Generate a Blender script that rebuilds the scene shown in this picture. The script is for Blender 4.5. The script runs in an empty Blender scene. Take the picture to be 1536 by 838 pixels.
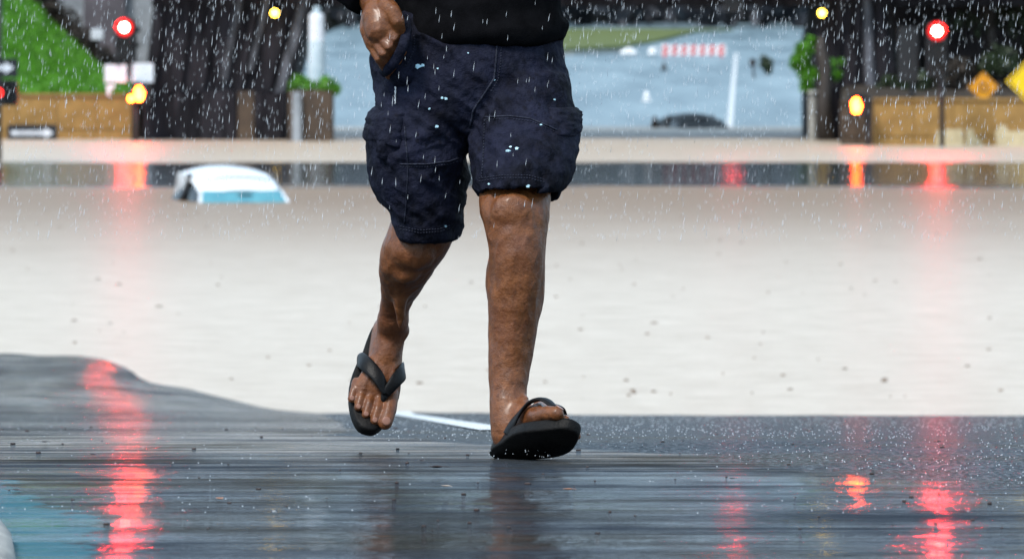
import bpy, bmesh, math, random
import numpy as np
from mathutils import Vector, Matrix, noise
from mathutils.bvhtree import BVHTree

random.seed(7)
rng = np.random.default_rng(7)
S = bpy.context.scene
COL = S.collection

# ------------------------------------------------------------------ camera, sky, sun, exposure
F = 9000.0            # focal length in photo pixels (photo 1536 wide)
CZ = 2.4              # camera height above the flood water
HY = 27.0             # photo row of the horizon
cam = bpy.data.cameras.new('camera')
co = bpy.data.objects.new('camera', cam)
COL.objects.link(co)
co.location = (0, 0, CZ)
co.rotation_euler = (math.radians(90), 0, 0)
cam.sensor_width = 36.0
cam.lens = F / 1536 * 36
cam.shift_y = -(419 - HY) / 1536
cam.clip_start = 0.5
cam.clip_end = 6000
cam.dof.use_dof = True
cam.dof.focus_distance = 12.15
cam.dof.aperture_fstop = 14.0
S.camera = co

SUN_EL, SUN_AZ = 52.0, 215.0     # azimuth: where the light comes from, degrees clockwise from +Y
w = bpy.data.worlds.new('World')
S.world = w
w.use_nodes = True
nt = w.node_tree
bg = nt.nodes['Background']
sky = nt.nodes.new('ShaderNodeTexSky')
sky.sky_type = 'NISHITA'
sky.sun_disc = False
sky.sun_elevation = math.radians(SUN_EL)
sky.sun_rotation = math.radians(SUN_AZ)
sky.dust_density = 1.2
sky.ozone_density = 3.0
mx = nt.nodes.new('ShaderNodeMix')
mx.data_type = 'RGBA'
mx.inputs[0].default_value = 0.6
mx.inputs[7].default_value = (5.8, 7.8, 9.5, 1)      # even overcast veil
nt.links.new(sky.outputs[0], mx.inputs[6])
nt.links.new(mx.outputs[2], bg.inputs[0])
bg.inputs[1].default_value = 0.068
sl = bpy.data.lights.new('sun', 'SUN')
sl.energy = 1.5
sl.angle = math.radians(14)
sl.color = (1.0, 0.95, 0.88)
so = bpy.data.objects.new('sun', sl)
COL.objects.link(so)
so.rotation_euler = (math.radians(90 - SUN_EL), 0, math.radians(180 - SUN_AZ))
S.view_settings.view_transform = 'Standard'
S.view_settings.look = 'None'
S.view_settings.gamma = 1.0
S.view_settings.exposure = 1.4
S.cycles.max_bounces = 6
S.cycles.transparent_max_bounces = 12
S.cycles.sample_clamp_indirect = 60.0
S.cycles.use_denoising = True
S.cycles.caustics_reflective = False
S.cycles.caustics_refractive = False


def P(px, py, d):
    return Vector(((px - 768) / F * d, d, CZ - (py - HY) / F * d))


def PX(px, d):
    return (px - 768) / F * d


def PZ(py, d):
    return CZ - (py - HY) / F * d


# ------------------------------------------------------------------ materials
MATS = {}


def mat(name, c1, c2=None, scale=8.0, rough=0.6, bump=0.0, bscale=40.0, metal=0.0, spec=0.5, detail=5.0,
        stretch=(1, 1, 1), emit=None, estr=0.0, rvar=0.0, coat=0.0, lo=0.35, hi=0.65, bdist=0.01, coord='Object', alpha=1.0,
        trans=0.0, ior=1.45, sub=0.0):
    m = bpy.data.materials.new(name)
    m.use_nodes = True
    t = m.node_tree
    b = t.nodes['Principled BSDF']
    b.inputs['Base Color'].default_value = (*c1, 1)
    b.inputs['Roughness'].default_value = rough
    b.inputs['Metallic'].default_value = metal
    b.inputs['Specular IOR Level'].default_value = spec
    b.inputs['Coat Weight'].default_value = coat
    b.inputs['Alpha'].default_value = alpha
    b.inputs['Transmission Weight'].default_value = trans
    b.inputs['IOR'].default_value = ior
    if sub:
        b.inputs['Subsurface Weight'].default_value = sub
        b.inputs['Subsurface Radius'].default_value = (0.01, 0.004, 0.002)
    tc = t.nodes.new('ShaderNodeTexCoord')
    mp = t.nodes.new('ShaderNodeMapping')
    mp.inputs['Scale'].default_value = stretch
    t.links.new(tc.outputs[coord], mp.inputs[0])
    if c2 is not None or rvar:
        n = t.nodes.new('ShaderNodeTexNoise')
        n.inputs['Scale'].default_value = scale
        n.inputs['Detail'].default_value = detail
        n.inputs['Roughness'].default_value = 0.62
        t.links.new(mp.outputs[0], n.inputs['Vector'])
        mr = t.nodes.new('ShaderNodeMapRange')
        mr.inputs[1].default_value = lo
        mr.inputs[2].default_value = hi
        t.links.new(n.outputs[0], mr.inputs[0])
        if c2 is not None:
            x = t.nodes.new('ShaderNodeMix')
            x.data_type = 'RGBA'
            x.inputs[6].default_value = (*c1, 1)
            x.inputs[7].default_value = (*c2, 1)
            t.links.new(mr.outputs[0], x.inputs[0])
            t.links.new(x.outputs[2], b.inputs['Base Color'])
        if rvar:
            r2 = t.nodes.new('ShaderNodeMapRange')
            r2.inputs[3].default_value = max(0.02, rough - rvar)
            r2.inputs[4].default_value = min(1, rough + rvar)
            t.links.new(mr.outputs[0], r2.inputs[0])
            t.links.new(r2.outputs[0], b.inputs['Roughness'])
    if bump:
        n2 = t.nodes.new('ShaderNodeTexNoise')
        n2.inputs['Scale'].default_value = bscale
        n2.inputs['Detail'].default_value = 6
        t.links.new(mp.outputs[0], n2.inputs['Vector'])
        bp = t.nodes.new('ShaderNodeBump')
        bp.inputs['Strength'].default_value = bump
        bp.inputs['Distance'].default_value = bdist
        t.links.new(n2.outputs[0], bp.inputs['Height'])
        t.links.new(bp.outputs[0], b.inputs['Normal'])
    if emit:
        b.inputs['Emission Color'].default_value = (*emit, 1)
        b.inputs['Emission Strength'].default_value = estr
    MATS[name] = m
    return m


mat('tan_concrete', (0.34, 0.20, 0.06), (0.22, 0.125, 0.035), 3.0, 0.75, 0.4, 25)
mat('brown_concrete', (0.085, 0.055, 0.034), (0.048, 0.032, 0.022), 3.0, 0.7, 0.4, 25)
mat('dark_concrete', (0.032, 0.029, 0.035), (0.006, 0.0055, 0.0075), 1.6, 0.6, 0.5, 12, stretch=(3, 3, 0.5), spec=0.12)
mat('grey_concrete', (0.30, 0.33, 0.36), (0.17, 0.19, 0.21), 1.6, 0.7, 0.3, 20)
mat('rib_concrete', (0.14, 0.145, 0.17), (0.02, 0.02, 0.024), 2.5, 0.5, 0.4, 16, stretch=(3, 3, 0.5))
mat('slope_concrete', (0.11, 0.10, 0.115), (0.06, 0.055, 0.065), 1.2, 0.7, 0.3, 20)
mat('kerb_concrete', (0.33, 0.32, 0.29), (0.20, 0.195, 0.18), 12, 0.5, 0.4, 80)
mat('cream_paint', (0.55, 0.47, 0.30), (0.42, 0.34, 0.2), 6, 0.6)
mat('hill_soil', (0.05, 0.15, 0.012), (0.03, 0.085, 0.01), 2.5, 0.8)
mat('grass_blade', (0.10, 0.33, 0.018), (0.05, 0.18, 0.012), 3.0, 0.5)
mat('olive_grass', (0.11, 0.14, 0.03), (0.06, 0.08, 0.02), 0.8, 0.8)
mat('bright_leaf', (0.10, 0.30, 0.015), (0.05, 0.17, 0.012), 8, 0.5)
mat('dark_leaf', (0.035, 0.06, 0.02), (0.015, 0.022, 0.012), 6, 0.5)
mat('brown_leaf', (0.055, 0.042, 0.032), (0.025, 0.022, 0.018), 6, 0.6)
mat('grey_leaf', (0.055, 0.058, 0.07), (0.028, 0.03, 0.038), 0.6, 0.7)
mat('bark', (0.05, 0.04, 0.034), (0.025, 0.02, 0.018), 20, 0.7, 0.5, 60)
mat('black_metal', (0.012, 0.012, 0.014), (0.02, 0.02, 0.022), 20, 0.35)
mat('dark_pole', (0.035, 0.028, 0.028), (0.02, 0.017, 0.017), 12, 0.4)
mat('sign_white', (0.70, 0.74, 0.80), (0.6, 0.64, 0.7), 10, 0.4)
mat('sign_black', (0.012, 0.014, 0.018), None, rough=0.4)
mat('sign_amber', (0.75, 0.33, 0.01), (0.6, 0.24, 0.008), 10, 0.4)
mat('sign_yellow', (0.85, 0.58, 0.01), (0.75, 0.48, 0.008), 10, 0.35)
mat('pale_blue_paint', (0.52, 0.62, 0.68), (0.36, 0.46, 0.52), 5, 0.4)
mat('lamp_red', (0.8, 0.05, 0.03), emit=(1.0, 0.02, 0.016), estr=420)
mat('lamp_orange', (0.9, 0.3, 0.03), emit=(1.0, 0.055, 0.004), estr=60)
mat('lamp_yellow', (0.9, 0.6, 0.1), emit=(1.0, 0.62, 0.06), estr=9)
mat('lamp_red_dim', (0.8, 0.05, 0.03), emit=(1.0, 0.02, 0.016), estr=60)
mat('halo_red', (0.5, 0.01, 0.01), emit=(1.0, 0.006, 0.004), estr=0.35)  # dim outer glow of the halo painted round a lit lamp
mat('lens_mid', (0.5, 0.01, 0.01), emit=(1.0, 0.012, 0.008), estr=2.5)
mat('lens_off', (0.02, 0.015, 0.015), rough=0.2)
mat('car_white', (0.80, 0.82, 0.84), (0.76, 0.78, 0.8), 6, 0.18, coat=0.6)
mat('car_black', (0.003, 0.003, 0.0035), (0.005, 0.005, 0.006), 6, 0.35, spec=0.15)
mat('glass_blue', (0.09, 0.30, 0.36), (0.05, 0.2, 0.26), 4, 0.06, spec=0.7)
mat('glass_dark', (0.004, 0.005, 0.006), rough=0.12, spec=0.2)
mat('rubber_black', (0.004, 0.004, 0.0045), (0.008, 0.0075, 0.0075), 60, 0.42, 0.4, 300, bdist=0.002, spec=0.18)
mat('sole_black', (0.004, 0.0038, 0.0038), (0.010, 0.009, 0.0085), 40, 0.5, 0.5, 220, bdist=0.003, spec=0.14)
mat('barrier_red', (0.62, 0.05, 0.05), rough=0.5)
mat('barrier_white', (0.78, 0.78, 0.78), rough=0.5)
mat('road_paint', (0.72, 0.74, 0.74), (0.5, 0.52, 0.53), 14, 0.35, lo=0.3, hi=0.75)
mat('leaf_orange', (0.45, 0.2, 0.09), (0.3, 0.11, 0.05), 60, 0.4)
mat('leaf_brown', (0.20, 0.11, 0.05), (0.10, 0.05, 0.025), 5, 0.6)
mat('leaf_pale', (0.5, 0.42, 0.36), (0.4, 0.28, 0.2), 60, 0.4)
mat('leaf_dark', (0.05, 0.025, 0.02), (0.02, 0.012, 0.01), 60, 0.4)
mat('nail', (0.26, 0.125, 0.085), rough=0.3)
mat('hair', (0.02, 0.016, 0.013), (0.04, 0.033, 0.028), 90, 0.5, 0.6, 120)
mat('eye_white', (0.7, 0.68, 0.65), rough=0.15)
mat('hoodie', (0.0025, 0.0025, 0.003), (0.005, 0.005, 0.006), 30, 0.9, 0.5, 350, spec=0.03, bdist=0.002)
mat('thread', (0.006, 0.007, 0.013), (0.03, 0.034, 0.055), 200, 0.7, spec=0.2)
mat('paint_spot', (0.45, 0.68, 0.78), rough=0.4)
mat('label_white', (0.75, 0.75, 0.75), rough=0.5)


def nodes_of(name):
    m = bpy.data.materials.new(name)
    m.use_nodes = True
    MATS[name] = m
    t = m.node_tree
    return t, t.nodes['Principled BSDF']


def N(t, typ, **kw):
    n = t.nodes.new(typ)
    for k, v in kw.items():
        if isinstance(k, str) and hasattr(n, k):
            setattr(n, k, v)
    return n


def noise_node(t, vec, scale, detail=4, rough=0.55):
    n = t.nodes.new('ShaderNodeTexNoise')
    n.inputs['Scale'].default_value = scale
    n.inputs['Detail'].default_value = detail
    n.inputs['Roughness'].default_value = rough
    if vec is not None:
        t.links.new(vec, n.inputs['Vector'])
    return n.outputs[0]


def mapping(t, vec, scale):
    m = t.nodes.new('ShaderNodeMapping')
    m.inputs['Scale'].default_value = scale
    t.links.new(vec, m.inputs[0])
    return m.outputs[0]


def rng_node(t, v, a, b, c, d, smooth=False):
    m = t.nodes.new('ShaderNodeMapRange')
    if smooth:
        m.interpolation_type = 'SMOOTHSTEP'
    m.inputs[1].default_value = a
    m.inputs[2].default_value = b
    m.inputs[3].default_value = c
    m.inputs[4].default_value = d
    t.links.new(v, m.inputs[0])
    return m.outputs[0]


def math_node(t, op, a, b=None):
    m = t.nodes.new('ShaderNodeMath')
    m.operation = op
    for i, v in enumerate((a, b)):
        if v is None:
            continue
        if isinstance(v, (int, float)):
            m.inputs[i].default_value = v
        else:
            t.links.new(v, m.inputs[i])
    return m.outputs[0]


def mix_col(t, f, a, b):
    x = t.nodes.new('ShaderNodeMix')
    x.data_type = 'RGBA'
    for i, v in ((0, f), (6, a), (7, b)):
        if isinstance(v, tuple):
            x.inputs[i].default_value = (*v, 1)
        elif isinstance(v, (int, float)):
            x.inputs[i].default_value = v
        else:
            t.links.new(v, x.inputs[i])
    return x.outputs[2]


def bump_node(t, h, strength, dist, normal=None):
    b = t.nodes.new('ShaderNodeBump')
    b.inputs['Distance'].default_value = dist
    if isinstance(strength, (int, float)):
        b.inputs['Strength'].default_value = strength
    else:
        t.links.new(strength, b.inputs['Strength'])
    t.links.new(h, b.inputs['Height'])
    if normal is not None:
        t.links.new(normal, b.inputs['Normal'])
    return b.outputs[0]


# --- flood water: silt-laden, pitted by rain except in a calm band coloured dark like the underpass it mirrors
def make_flood():
    t, b = nodes_of('flood_water')
    g = t.nodes.new('ShaderNodeNewGeometry')
    pos = g.outputs['Position']
    sx = t.nodes.new('ShaderNodeSeparateXYZ')
    t.links.new(pos, sx.inputs[0])
    wob = noise_node(t, mapping(t, pos, (0.25, 0.6, 1)), 1.0, 3)
    yy = math_node(t, 'ADD', sx.outputs[1], rng_node(t, wob, 0.3, 0.7, -1.3, 1.3))
    a = rng_node(t, yy, 84.0, 86.5, 0, 1, True)
    c = rng_node(t, yy, 98.5, 100.5, 1, 0, True)
    calm = math_node(t, 'MULTIPLY', a, c)
    b.inputs['IOR'].default_value = 1.33
    t.links.new(rng_node(t, calm, 0, 1, 0.36, 0.07), b.inputs['Roughness'])
    # silt colour: browner towards the deeper basin
    sp = noise_node(t, mapping(t, pos, (0.16, 0.30, 1)), 12.0, 7, 0.82)
    silt = mix_col(t, rng_node(t, sp, 0.35, 0.65, 0, 1), (0.40, 0.325, 0.245), (0.60, 0.52, 0.43))
    deep = rng_node(t, yy, 48.0, 82.0, 0, 1, True)
    silt = mix_col(t, math_node(t, 'MULTIPLY', deep, rng_node(t, yy, 96.0, 101.0, 1, 0.15)), silt, (0.205, 0.12, 0.055))
    fl = noise_node(t, mapping(t, pos, (3, 0.4, 1)), 10.0, 2, 0.5)
    silt = mix_col(t, rng_node(t, fl, 0.72, 0.76, 0, 0.65), silt, (0.16, 0.095, 0.04))
    t.links.new(mix_col(t, calm, silt, (0.03, 0.03, 0.03)), b.inputs['Base Color'])  # calm band's base darkened to paint in the underpass reflection
    h1 = noise_node(t, mapping(t, pos, (0.35, 0.6, 1)), 26.0, 5, 0.75)
    h2 = noise_node(t, mapping(t, pos, (0.45, 1.3, 1)), 2.2, 4)
    n1 = bump_node(t, h1, rng_node(t, calm, 0, 1, 0.7, 0.05), 0.02)
    n2 = bump_node(t, h2, rng_node(t, calm, 0, 1, 0.1, 1.0), 0.045, n1)
    t.links.new(n2, b.inputs['Normal'])


make_flood()


# --- wet asphalt under a running film of rain water
def make_wet():
    t, b = nodes_of('wet_asphalt')
    g = t.nodes.new('ShaderNodeNewGeometry')
    pos = g.outputs['Position']
    at = t.nodes.new('ShaderNodeAttribute')
    at.attribute_name = 'film'
    brk = noise_node(t, mapping(t, pos, (1.0, 1.6, 1)), 3.0, 5, 0.6)
    film = rng_node(t, math_node(t, 'ADD', at.outputs['Fac'], rng_node(t, brk, 0.3, 0.7, -0.35, 0.35)), 0.35, 0.65, 0, 1, True)
    # asphalt
    gr = noise_node(t, pos, 220.0, 3, 0.7)
    base = mix_col(t, rng_node(t, gr, 0.3, 0.7, 0, 1), (0.014, 0.018, 0.024), (0.045, 0.056, 0.072))
    blot = noise_node(t, mapping(t, pos, (0.9, 1.7, 1)), 1.3, 4, 0.6)
    base = mix_col(t, rng_node(t, blot, 0.45, 0.65, 0, 0.8), base, (0.032, 0.029, 0.020))
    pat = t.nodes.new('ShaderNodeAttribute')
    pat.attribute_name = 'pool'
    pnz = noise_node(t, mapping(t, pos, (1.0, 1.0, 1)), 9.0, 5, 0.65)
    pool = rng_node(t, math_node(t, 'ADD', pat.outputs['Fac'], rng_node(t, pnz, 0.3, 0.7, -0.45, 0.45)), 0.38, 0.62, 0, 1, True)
    base = mix_col(t, pool, base, (0.030, 0.105, 0.14))  # sky's blue reflection painted into the puddle's base colour
    t.links.new(base, b.inputs['Base Color'])
    b.inputs['IOR'].default_value = 1.33
    streak = noise_node(t, mapping(t, pos, (0.7, 5.0, 1)), 2.2, 5, 0.6)
    rough_film = rng_node(t, streak, 0.35, 0.65, 0.03, 0.13)
    mixr = t.nodes.new('ShaderNodeMix')
    mixr.inputs[2].default_value = 0.22
    t.links.new(film, mixr.inputs[0])
    t.links.new(rough_film, mixr.inputs[3])
    t.links.new(mixr.outputs[0], b.inputs['Roughness'])
    # running ripples across the slope, plus rain pocks
    r1 = noise_node(t, mapping(t, pos, (0.8, 4.5, 1)), 2.0, 6, 0.65)
    r2 = noise_node(t, mapping(t, pos, (2.2, 9.0, 1)), 4.0, 4, 0.6)
    n0 = bump_node(t, gr, rng_node(t, film, 0, 1, 0.30, 0.02), 0.004)
    n1 = bump_node(t, r1, rng_node(t, film, 0, 1, 0.02, 0.32), 0.05, n0)
    n2 = bump_node(t, r2, rng_node(t, film, 0, 1, 0.03, 0.25), 0.02, n1)
    r3 = noise_node(t, mapping(t, pos, (5.0, 2.6, 1)), 1.0, 3, 0.5)
    n3 = bump_node(t, r3, rng_node(t, film, 0, 1, 0.0, 0.5), 0.035, n2)
    pk = noise_node(t, mapping(t, pos, (1, 0.45, 1)), 75.0, 3, 0.7)
    n4 = bump_node(t, pk, rng_node(t, film, 0, 1, 0.55, 0.03), 0.008, n3)
    t.links.new(n4, b.inputs['Normal'])
    df = t.nodes.new('ShaderNodeBsdfDiffuse')
    t.links.new(base, df.inputs['Color'])
    t.links.new(n4, df.inputs['Normal'])
    s1 = noise_node(t, mapping(t, pos, (0.55, 6.0, 1)), 1.7, 7, 0.72)
    s2 = noise_node(t, mapping(t, pos, (1.6, 1.1, 1)), 2.2, 4, 0.6)
    cov_f = math_node(t, 'ADD', rng_node(t, s1, 0.40, 0.60, 0.03, 0.74), rng_node(t, s2, 0.4, 0.66, -0.12, 0.25))
    s5 = noise_node(t, mapping(t, pos, (0.22, 1.0, 1)), 0.9, 8, 0.78)
    cov_f = math_node(t, 'ADD', cov_f, rng_node(t, s5, 0.40, 0.62, -0.18, 0.52))
    s3 = noise_node(t, mapping(t, pos, (1, 0.3, 1)), 95.0, 2, 0.8)
    cov_a = rng_node(t, s3, 0.42, 0.68, 0.22, 1.0)
    cv = t.nodes.new('ShaderNodeMix')
    cv.clamp_factor = True
    cv.clamp_result = True
    t.links.new(film, cv.inputs[0])
    t.links.new(cov_a, cv.inputs[2])
    t.links.new(cov_f, cv.inputs[3])
    ms = t.nodes.new('ShaderNodeMixShader')
    t.links.new(cv.outputs[0], ms.inputs[0])
    t.links.new(df.outputs[0], ms.inputs[1])
    t.links.new(b.outputs[0], ms.inputs[2])
    t.links.new(ms.outputs[0], t.nodes['Material Output'].inputs['Surface'])


make_wet()


# --- far wet road (lighter, ponding) 
def make_far_road():
    t, b = nodes_of('far_wet_road')
    g = t.nodes.new('ShaderNodeNewGeometry')
    pos = g.outputs['Position']
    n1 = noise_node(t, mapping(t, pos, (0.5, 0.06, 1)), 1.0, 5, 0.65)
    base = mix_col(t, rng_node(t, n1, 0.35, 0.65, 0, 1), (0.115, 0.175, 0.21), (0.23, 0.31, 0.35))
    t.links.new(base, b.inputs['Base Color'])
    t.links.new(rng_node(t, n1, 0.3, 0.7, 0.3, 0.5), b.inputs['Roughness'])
    b.inputs['IOR'].default_value = 1.33
    h = noise_node(t, mapping(t, pos, (2, 0.4, 1)), 8.0, 4, 0.7)
    t.links.new(bump_node(t, h, 0.5, 0.02), b.inputs['Normal'])


make_far_road()


# --- skin
def make_skin():
    t, b = nodes_of('wet_skin')
    tc = t.nodes.new('ShaderNodeTexCoord')
    pos = tc.outputs['Object']
    n1 = noise_node(t, pos, 48.0, 6, 0.7)
    n2 = noise_node(t, pos, 9.0, 4, 0.6)
    n3 = noise_node(t, pos, 190.0, 3, 0.6)
    c = mix_col(t, rng_node(t, n1, 0.28, 0.72, 0, 1), (0.075, 0.022, 0.005), (0.22, 0.076, 0.021))
    c = mix_col(t, rng_node(t, n2, 0.45, 0.68, 0, 0.7), c, (0.135, 0.046, 0.020))
    c = mix_col(t, rng_node(t, n3, 0.60, 0.72, 0, 0.45), c, (0.03, 0.012, 0.007))
    t.links.new(c, b.inputs['Base Color'])
    t.links.new(rng_node(t, n1, 0.35, 0.65, 0.34, 0.6), b.inputs['Roughness'])
    b.inputs['Subsurface Weight'].default_value = 0.06
    b.inputs['Subsurface Radius'].default_value = (0.012, 0.004, 0.002)
    b.inputs['Specular IOR Level'].default_value = 0.32
    b.inputs['Coat Weight'].default_value = 0.25
    b.inputs['Coat Roughness'].default_value = 0.24
    h1 = noise_node(t, pos, 55.0, 5, 0.65)
    h2 = noise_node(t, pos, 420.0, 3, 0.6)
    k1 = bump_node(t, h1, 0.6, 0.007)
    t.links.new(bump_node(t, h2, 0.5, 0.0016, k1), b.inputs['Normal'])


make_skin()


def make_denim():
    t, b = nodes_of('navy_cotton')
    tc = t.nodes.new('ShaderNodeTexCoord')
    pos = tc.outputs['Object']
    n1 = noise_node(t, pos, 9.0, 6, 0.68)
    n2 = noise_node(t, mapping(t, pos, (1, 1, 0.35)), 60.0, 4, 0.6)
    c = mix_col(t, rng_node(t, n1, 0.38, 0.66, 0, 1), (0.0020, 0.0023, 0.0052), (0.0145, 0.0165, 0.035))
    c = mix_col(t, rng_node(t, n2, 0.45, 0.75, 0, 0.5), c, (0.022, 0.025, 0.044))
    # dark wet drops soaked in
    vo = t.nodes.new('ShaderNodeTexVoronoi')
    vo.inputs['Scale'].default_value = 75
    t.links.new(pos, vo.inputs['Vector'])
    n4 = noise_node(t, pos, 14.0, 2)
    sp = math_node(t, 'MULTIPLY', rng_node(t, vo.outputs[0], 0.25, 0.4, 1, 0), rng_node(t, n4, 0.5, 0.6, 0, 0.75))
    c = mix_col(t, sp, c, (0.006, 0.006, 0.011))
    t.links.new(c, b.inputs['Base Color'])
    b.inputs['Roughness'].default_value = 0.78
    b.inputs['Specular IOR Level'].default_value = 0.10
    b.inputs['Sheen Weight'].default_value = 0.0
    h1 = noise_node(t, pos, 38.0, 5, 0.6)
    wv = t.nodes.new('ShaderNodeTexWave')
    wv.bands_direction = 'DIAGONAL'
    wv.inputs['Scale'].default_value = 260
    wv.inputs['Distortion'].default_value = 1.5
    t.links.new(pos, wv.inputs['Vector'])
    k = bump_node(t, h1, 0.9, 0.012)
    t.links.new(bump_node(t, wv.outputs['Fac'], 0.25, 0.001, k), b.inputs['Normal'])


make_denim()


def make_rain():
    t, b = nodes_of('rain_water')
    out = t.nodes['Material Output']
    b.inputs['Base Color'].default_value = (0.8, 0.85, 0.9, 1)
    b.inputs['Roughness'].default_value = 0.25
    tr = t.nodes.new('ShaderNodeBsdfTransparent')
    ms = t.nodes.new('ShaderNodeMixShader')
    ms.inputs[0].default_value = 0.38
    t.links.new(tr.outputs[0], ms.inputs[1])
    t.links.new(b.outputs[0], ms.inputs[2])
    t.links.new(ms.outputs[0], out.inputs['Surface'])


make_rain()


# ------------------------------------------------------------------ helpers
def mesh_obj(name, verts, faces, material, parent=None, smooth=False, attr=None):
    me = bpy.data.meshes.new(name)
    me.from_pydata([tuple(v) for v in verts], [], [tuple(f) for f in faces])
    if material:
        me.materials.append(MATS[material])
    if smooth:
        me.polygons.foreach_set('use_smooth', [True] * len(me.polygons))
    if attr:
        for k, v in attr.items():
            a = me.attributes.new(k, 'FLOAT', 'POINT')
            a.data.foreach_set('value', v)
    me.update()
    o = bpy.data.objects.new(name, me)
    COL.objects.link(o)
    if parent:
        o.parent = parent
        o.matrix_parent_inverse = Matrix.Translation(-parent.location) if parent.type == 'EMPTY' else Matrix()
    return o


def tag(o, label=None, cat=None, group=None, kind=None):
    if label:
        o['label'] = label
    if cat:
        o['category'] = cat
    if group:
        o['group'] = group
    if kind:
        o['kind'] = kind
    return o


def empty(name, loc, label, cat, group=None):
    o = bpy.data.objects.new(name, None)
    COL.objects.link(o)
    o.location = loc
    o.empty_display_size = 0.2
    return tag(o, label, cat, group)


class MB:
    def __init__(s):
        s.v, s.f = [], []

    def add(s, vs, fs):
        n = len(s.v)
        s.v += [Vector(v) for v in vs]
        s.f += [tuple(i + n for i in f) for f in fs]
        return s

    def box(s, c, size, rot=None, bevel=0.0):
        x, y, z = size[0] / 2, size[1] / 2, size[2] / 2
        bm = bmesh.new()
        bmesh.ops.create_cube(bm, size=1)
        for v in bm.verts:
            v.co = Vector((v.co.x * size[0], v.co.y * size[1], v.co.z * size[2]))
        if bevel:
            bmesh.ops.bevel(bm, geom=bm.edges[:], offset=bevel, segments=2, affect='EDGES')
        M = rot if rot else Matrix.Identity(3)
        vs = [M @ v.co + Vector(c) for v in bm.verts]
        bm.verts.index_update()
        fs = [[v.index for v in f.verts] for f in bm.faces]
        bm.free()
        return s.add(vs, fs)

    def prism(s, pts, y0, y1):
        n = len(pts)
        vs = [(p[0], y0, p[1]) for p in pts] + [(p[0], y1, p[1]) for p in pts]
        fs = [list(range(n)), list(range(2 * n - 1, n - 1, -1))]
        fs += [[i, i + n, (i + 1) % n + n, (i + 1) % n] for i in range(n)]
        return s.add(vs, fs)

    def tube(s, pts, radii, seg=10, cap=True):
        pts = [Vector(p) for p in pts]
        if not hasattr(radii, '__len__'):
            radii = [radii] * len(pts)
        rings = []
        prev = None
        for i, p in enumerate(pts):
            t = (pts[min(i + 1, len(pts) - 1)] - pts[max(i - 1, 0)]).normalized()
            if prev is None:
                a = Vector((0, 0, 1)) if abs(t.z) < 0.9 else Vector((1, 0, 0))
                u = t.cross(a).normalized()
            else:
                u = (prev - t * prev.dot(t)).normalized()
            prev = u
            v = t.cross(u)
            rings.append([p + (u * math.cos(k * 2 * math.pi / seg) + v * math.sin(k * 2 * math.pi / seg)) * radii[i] for k in range(seg)])
        return s.loft(rings, cap)

    def loft(s, rings, cap=True):
        n = len(rings[0])
        vs = [p for r in rings for p in r]
        fs = []
        for i in range(len(rings) - 1):
            for k in range(n):
                a, b = i * n + k, i * n + (k + 1) % n
                fs.append((a, b, b + n, a + n))
        if cap:
            fs.append(tuple(range(n - 1, -1, -1)))
            m = (len(rings) - 1) * n
            fs.append(tuple(range(m, m + n)))
        return s.add(vs, fs)

    def caps(s, pts, radii, seg=12):
        """tube with rounded ends"""
        pts = [Vector(p) for p in pts]
        radii = list(radii)
        d0 = (pts[0] - pts[1]).normalized()
        d1 = (pts[-1] - pts[-2]).normalized()
        A = [(pts[0] + d0 * radii[0] * math.sin(a), radii[0] * math.cos(a)) for a in (1.45, 1.1, 0.6)]
        B = [(pts[-1] + d1 * radii[-1] * math.sin(a), radii[-1] * math.cos(a)) for a in (0.6, 1.1, 1.45)]
        return s.tube([a[0] for a in A] + pts + [b[0] for b in B], [a[1] for a in A] + radii + [b[1] for b in B], seg)

    def ell(s, c, r, M=None, seg=16, rings=10):
        c = Vector(c)
        R = []
        for i in range(1, rings):
            ph = math.pi * i / rings
            ring = []
            for k in range(seg):
                th = 2 * math.pi * k / seg
                v = Vector((r[0] * math.sin(ph) * math.cos(th), r[1] * math.sin(ph) * math.sin(th), -r[2] * math.cos(ph)))
                ring.append(c + (M @ v if M else v))
            R.append(ring)
        return s.loft(R)

    def disc(s, c, r, y, seg=20):
        vs = [(c[0] + r * math.cos(2 * math.pi * k / seg), y, c[1] + r * math.sin(2 * math.pi * k / seg)) for k in range(seg)]
        return s.add(vs, [list(range(seg))])

    def build(s, name, material, parent=None, smooth=False):
        return mesh_obj(name, s.v, s.f, material, parent, smooth)


def fix_normals(o):
    bm = bmesh.new()
    bm.from_mesh(o.data)
    bmesh.ops.recalc_face_normals(bm, faces=bm.faces[:])
    bm.to_mesh(o.data)
    bm.free()


def smooth_v(co, edges, it=3, lam=0.5):
    n = len(co)
    deg = np.bincount(edges.ravel(), minlength=n).astype(float)[:, None]
    deg[deg == 0] = 1
    for _ in range(it):
        acc = np.zeros_like(co)
        for k in range(3):
            acc[:, k] = np.bincount(edges[:, 0], weights=co[edges[:, 1], k], minlength=n) + np.bincount(edges[:, 1], weights=co[edges[:, 0], k], minlength=n)
        co = co + lam * (acc / deg - co)
    return co


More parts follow.
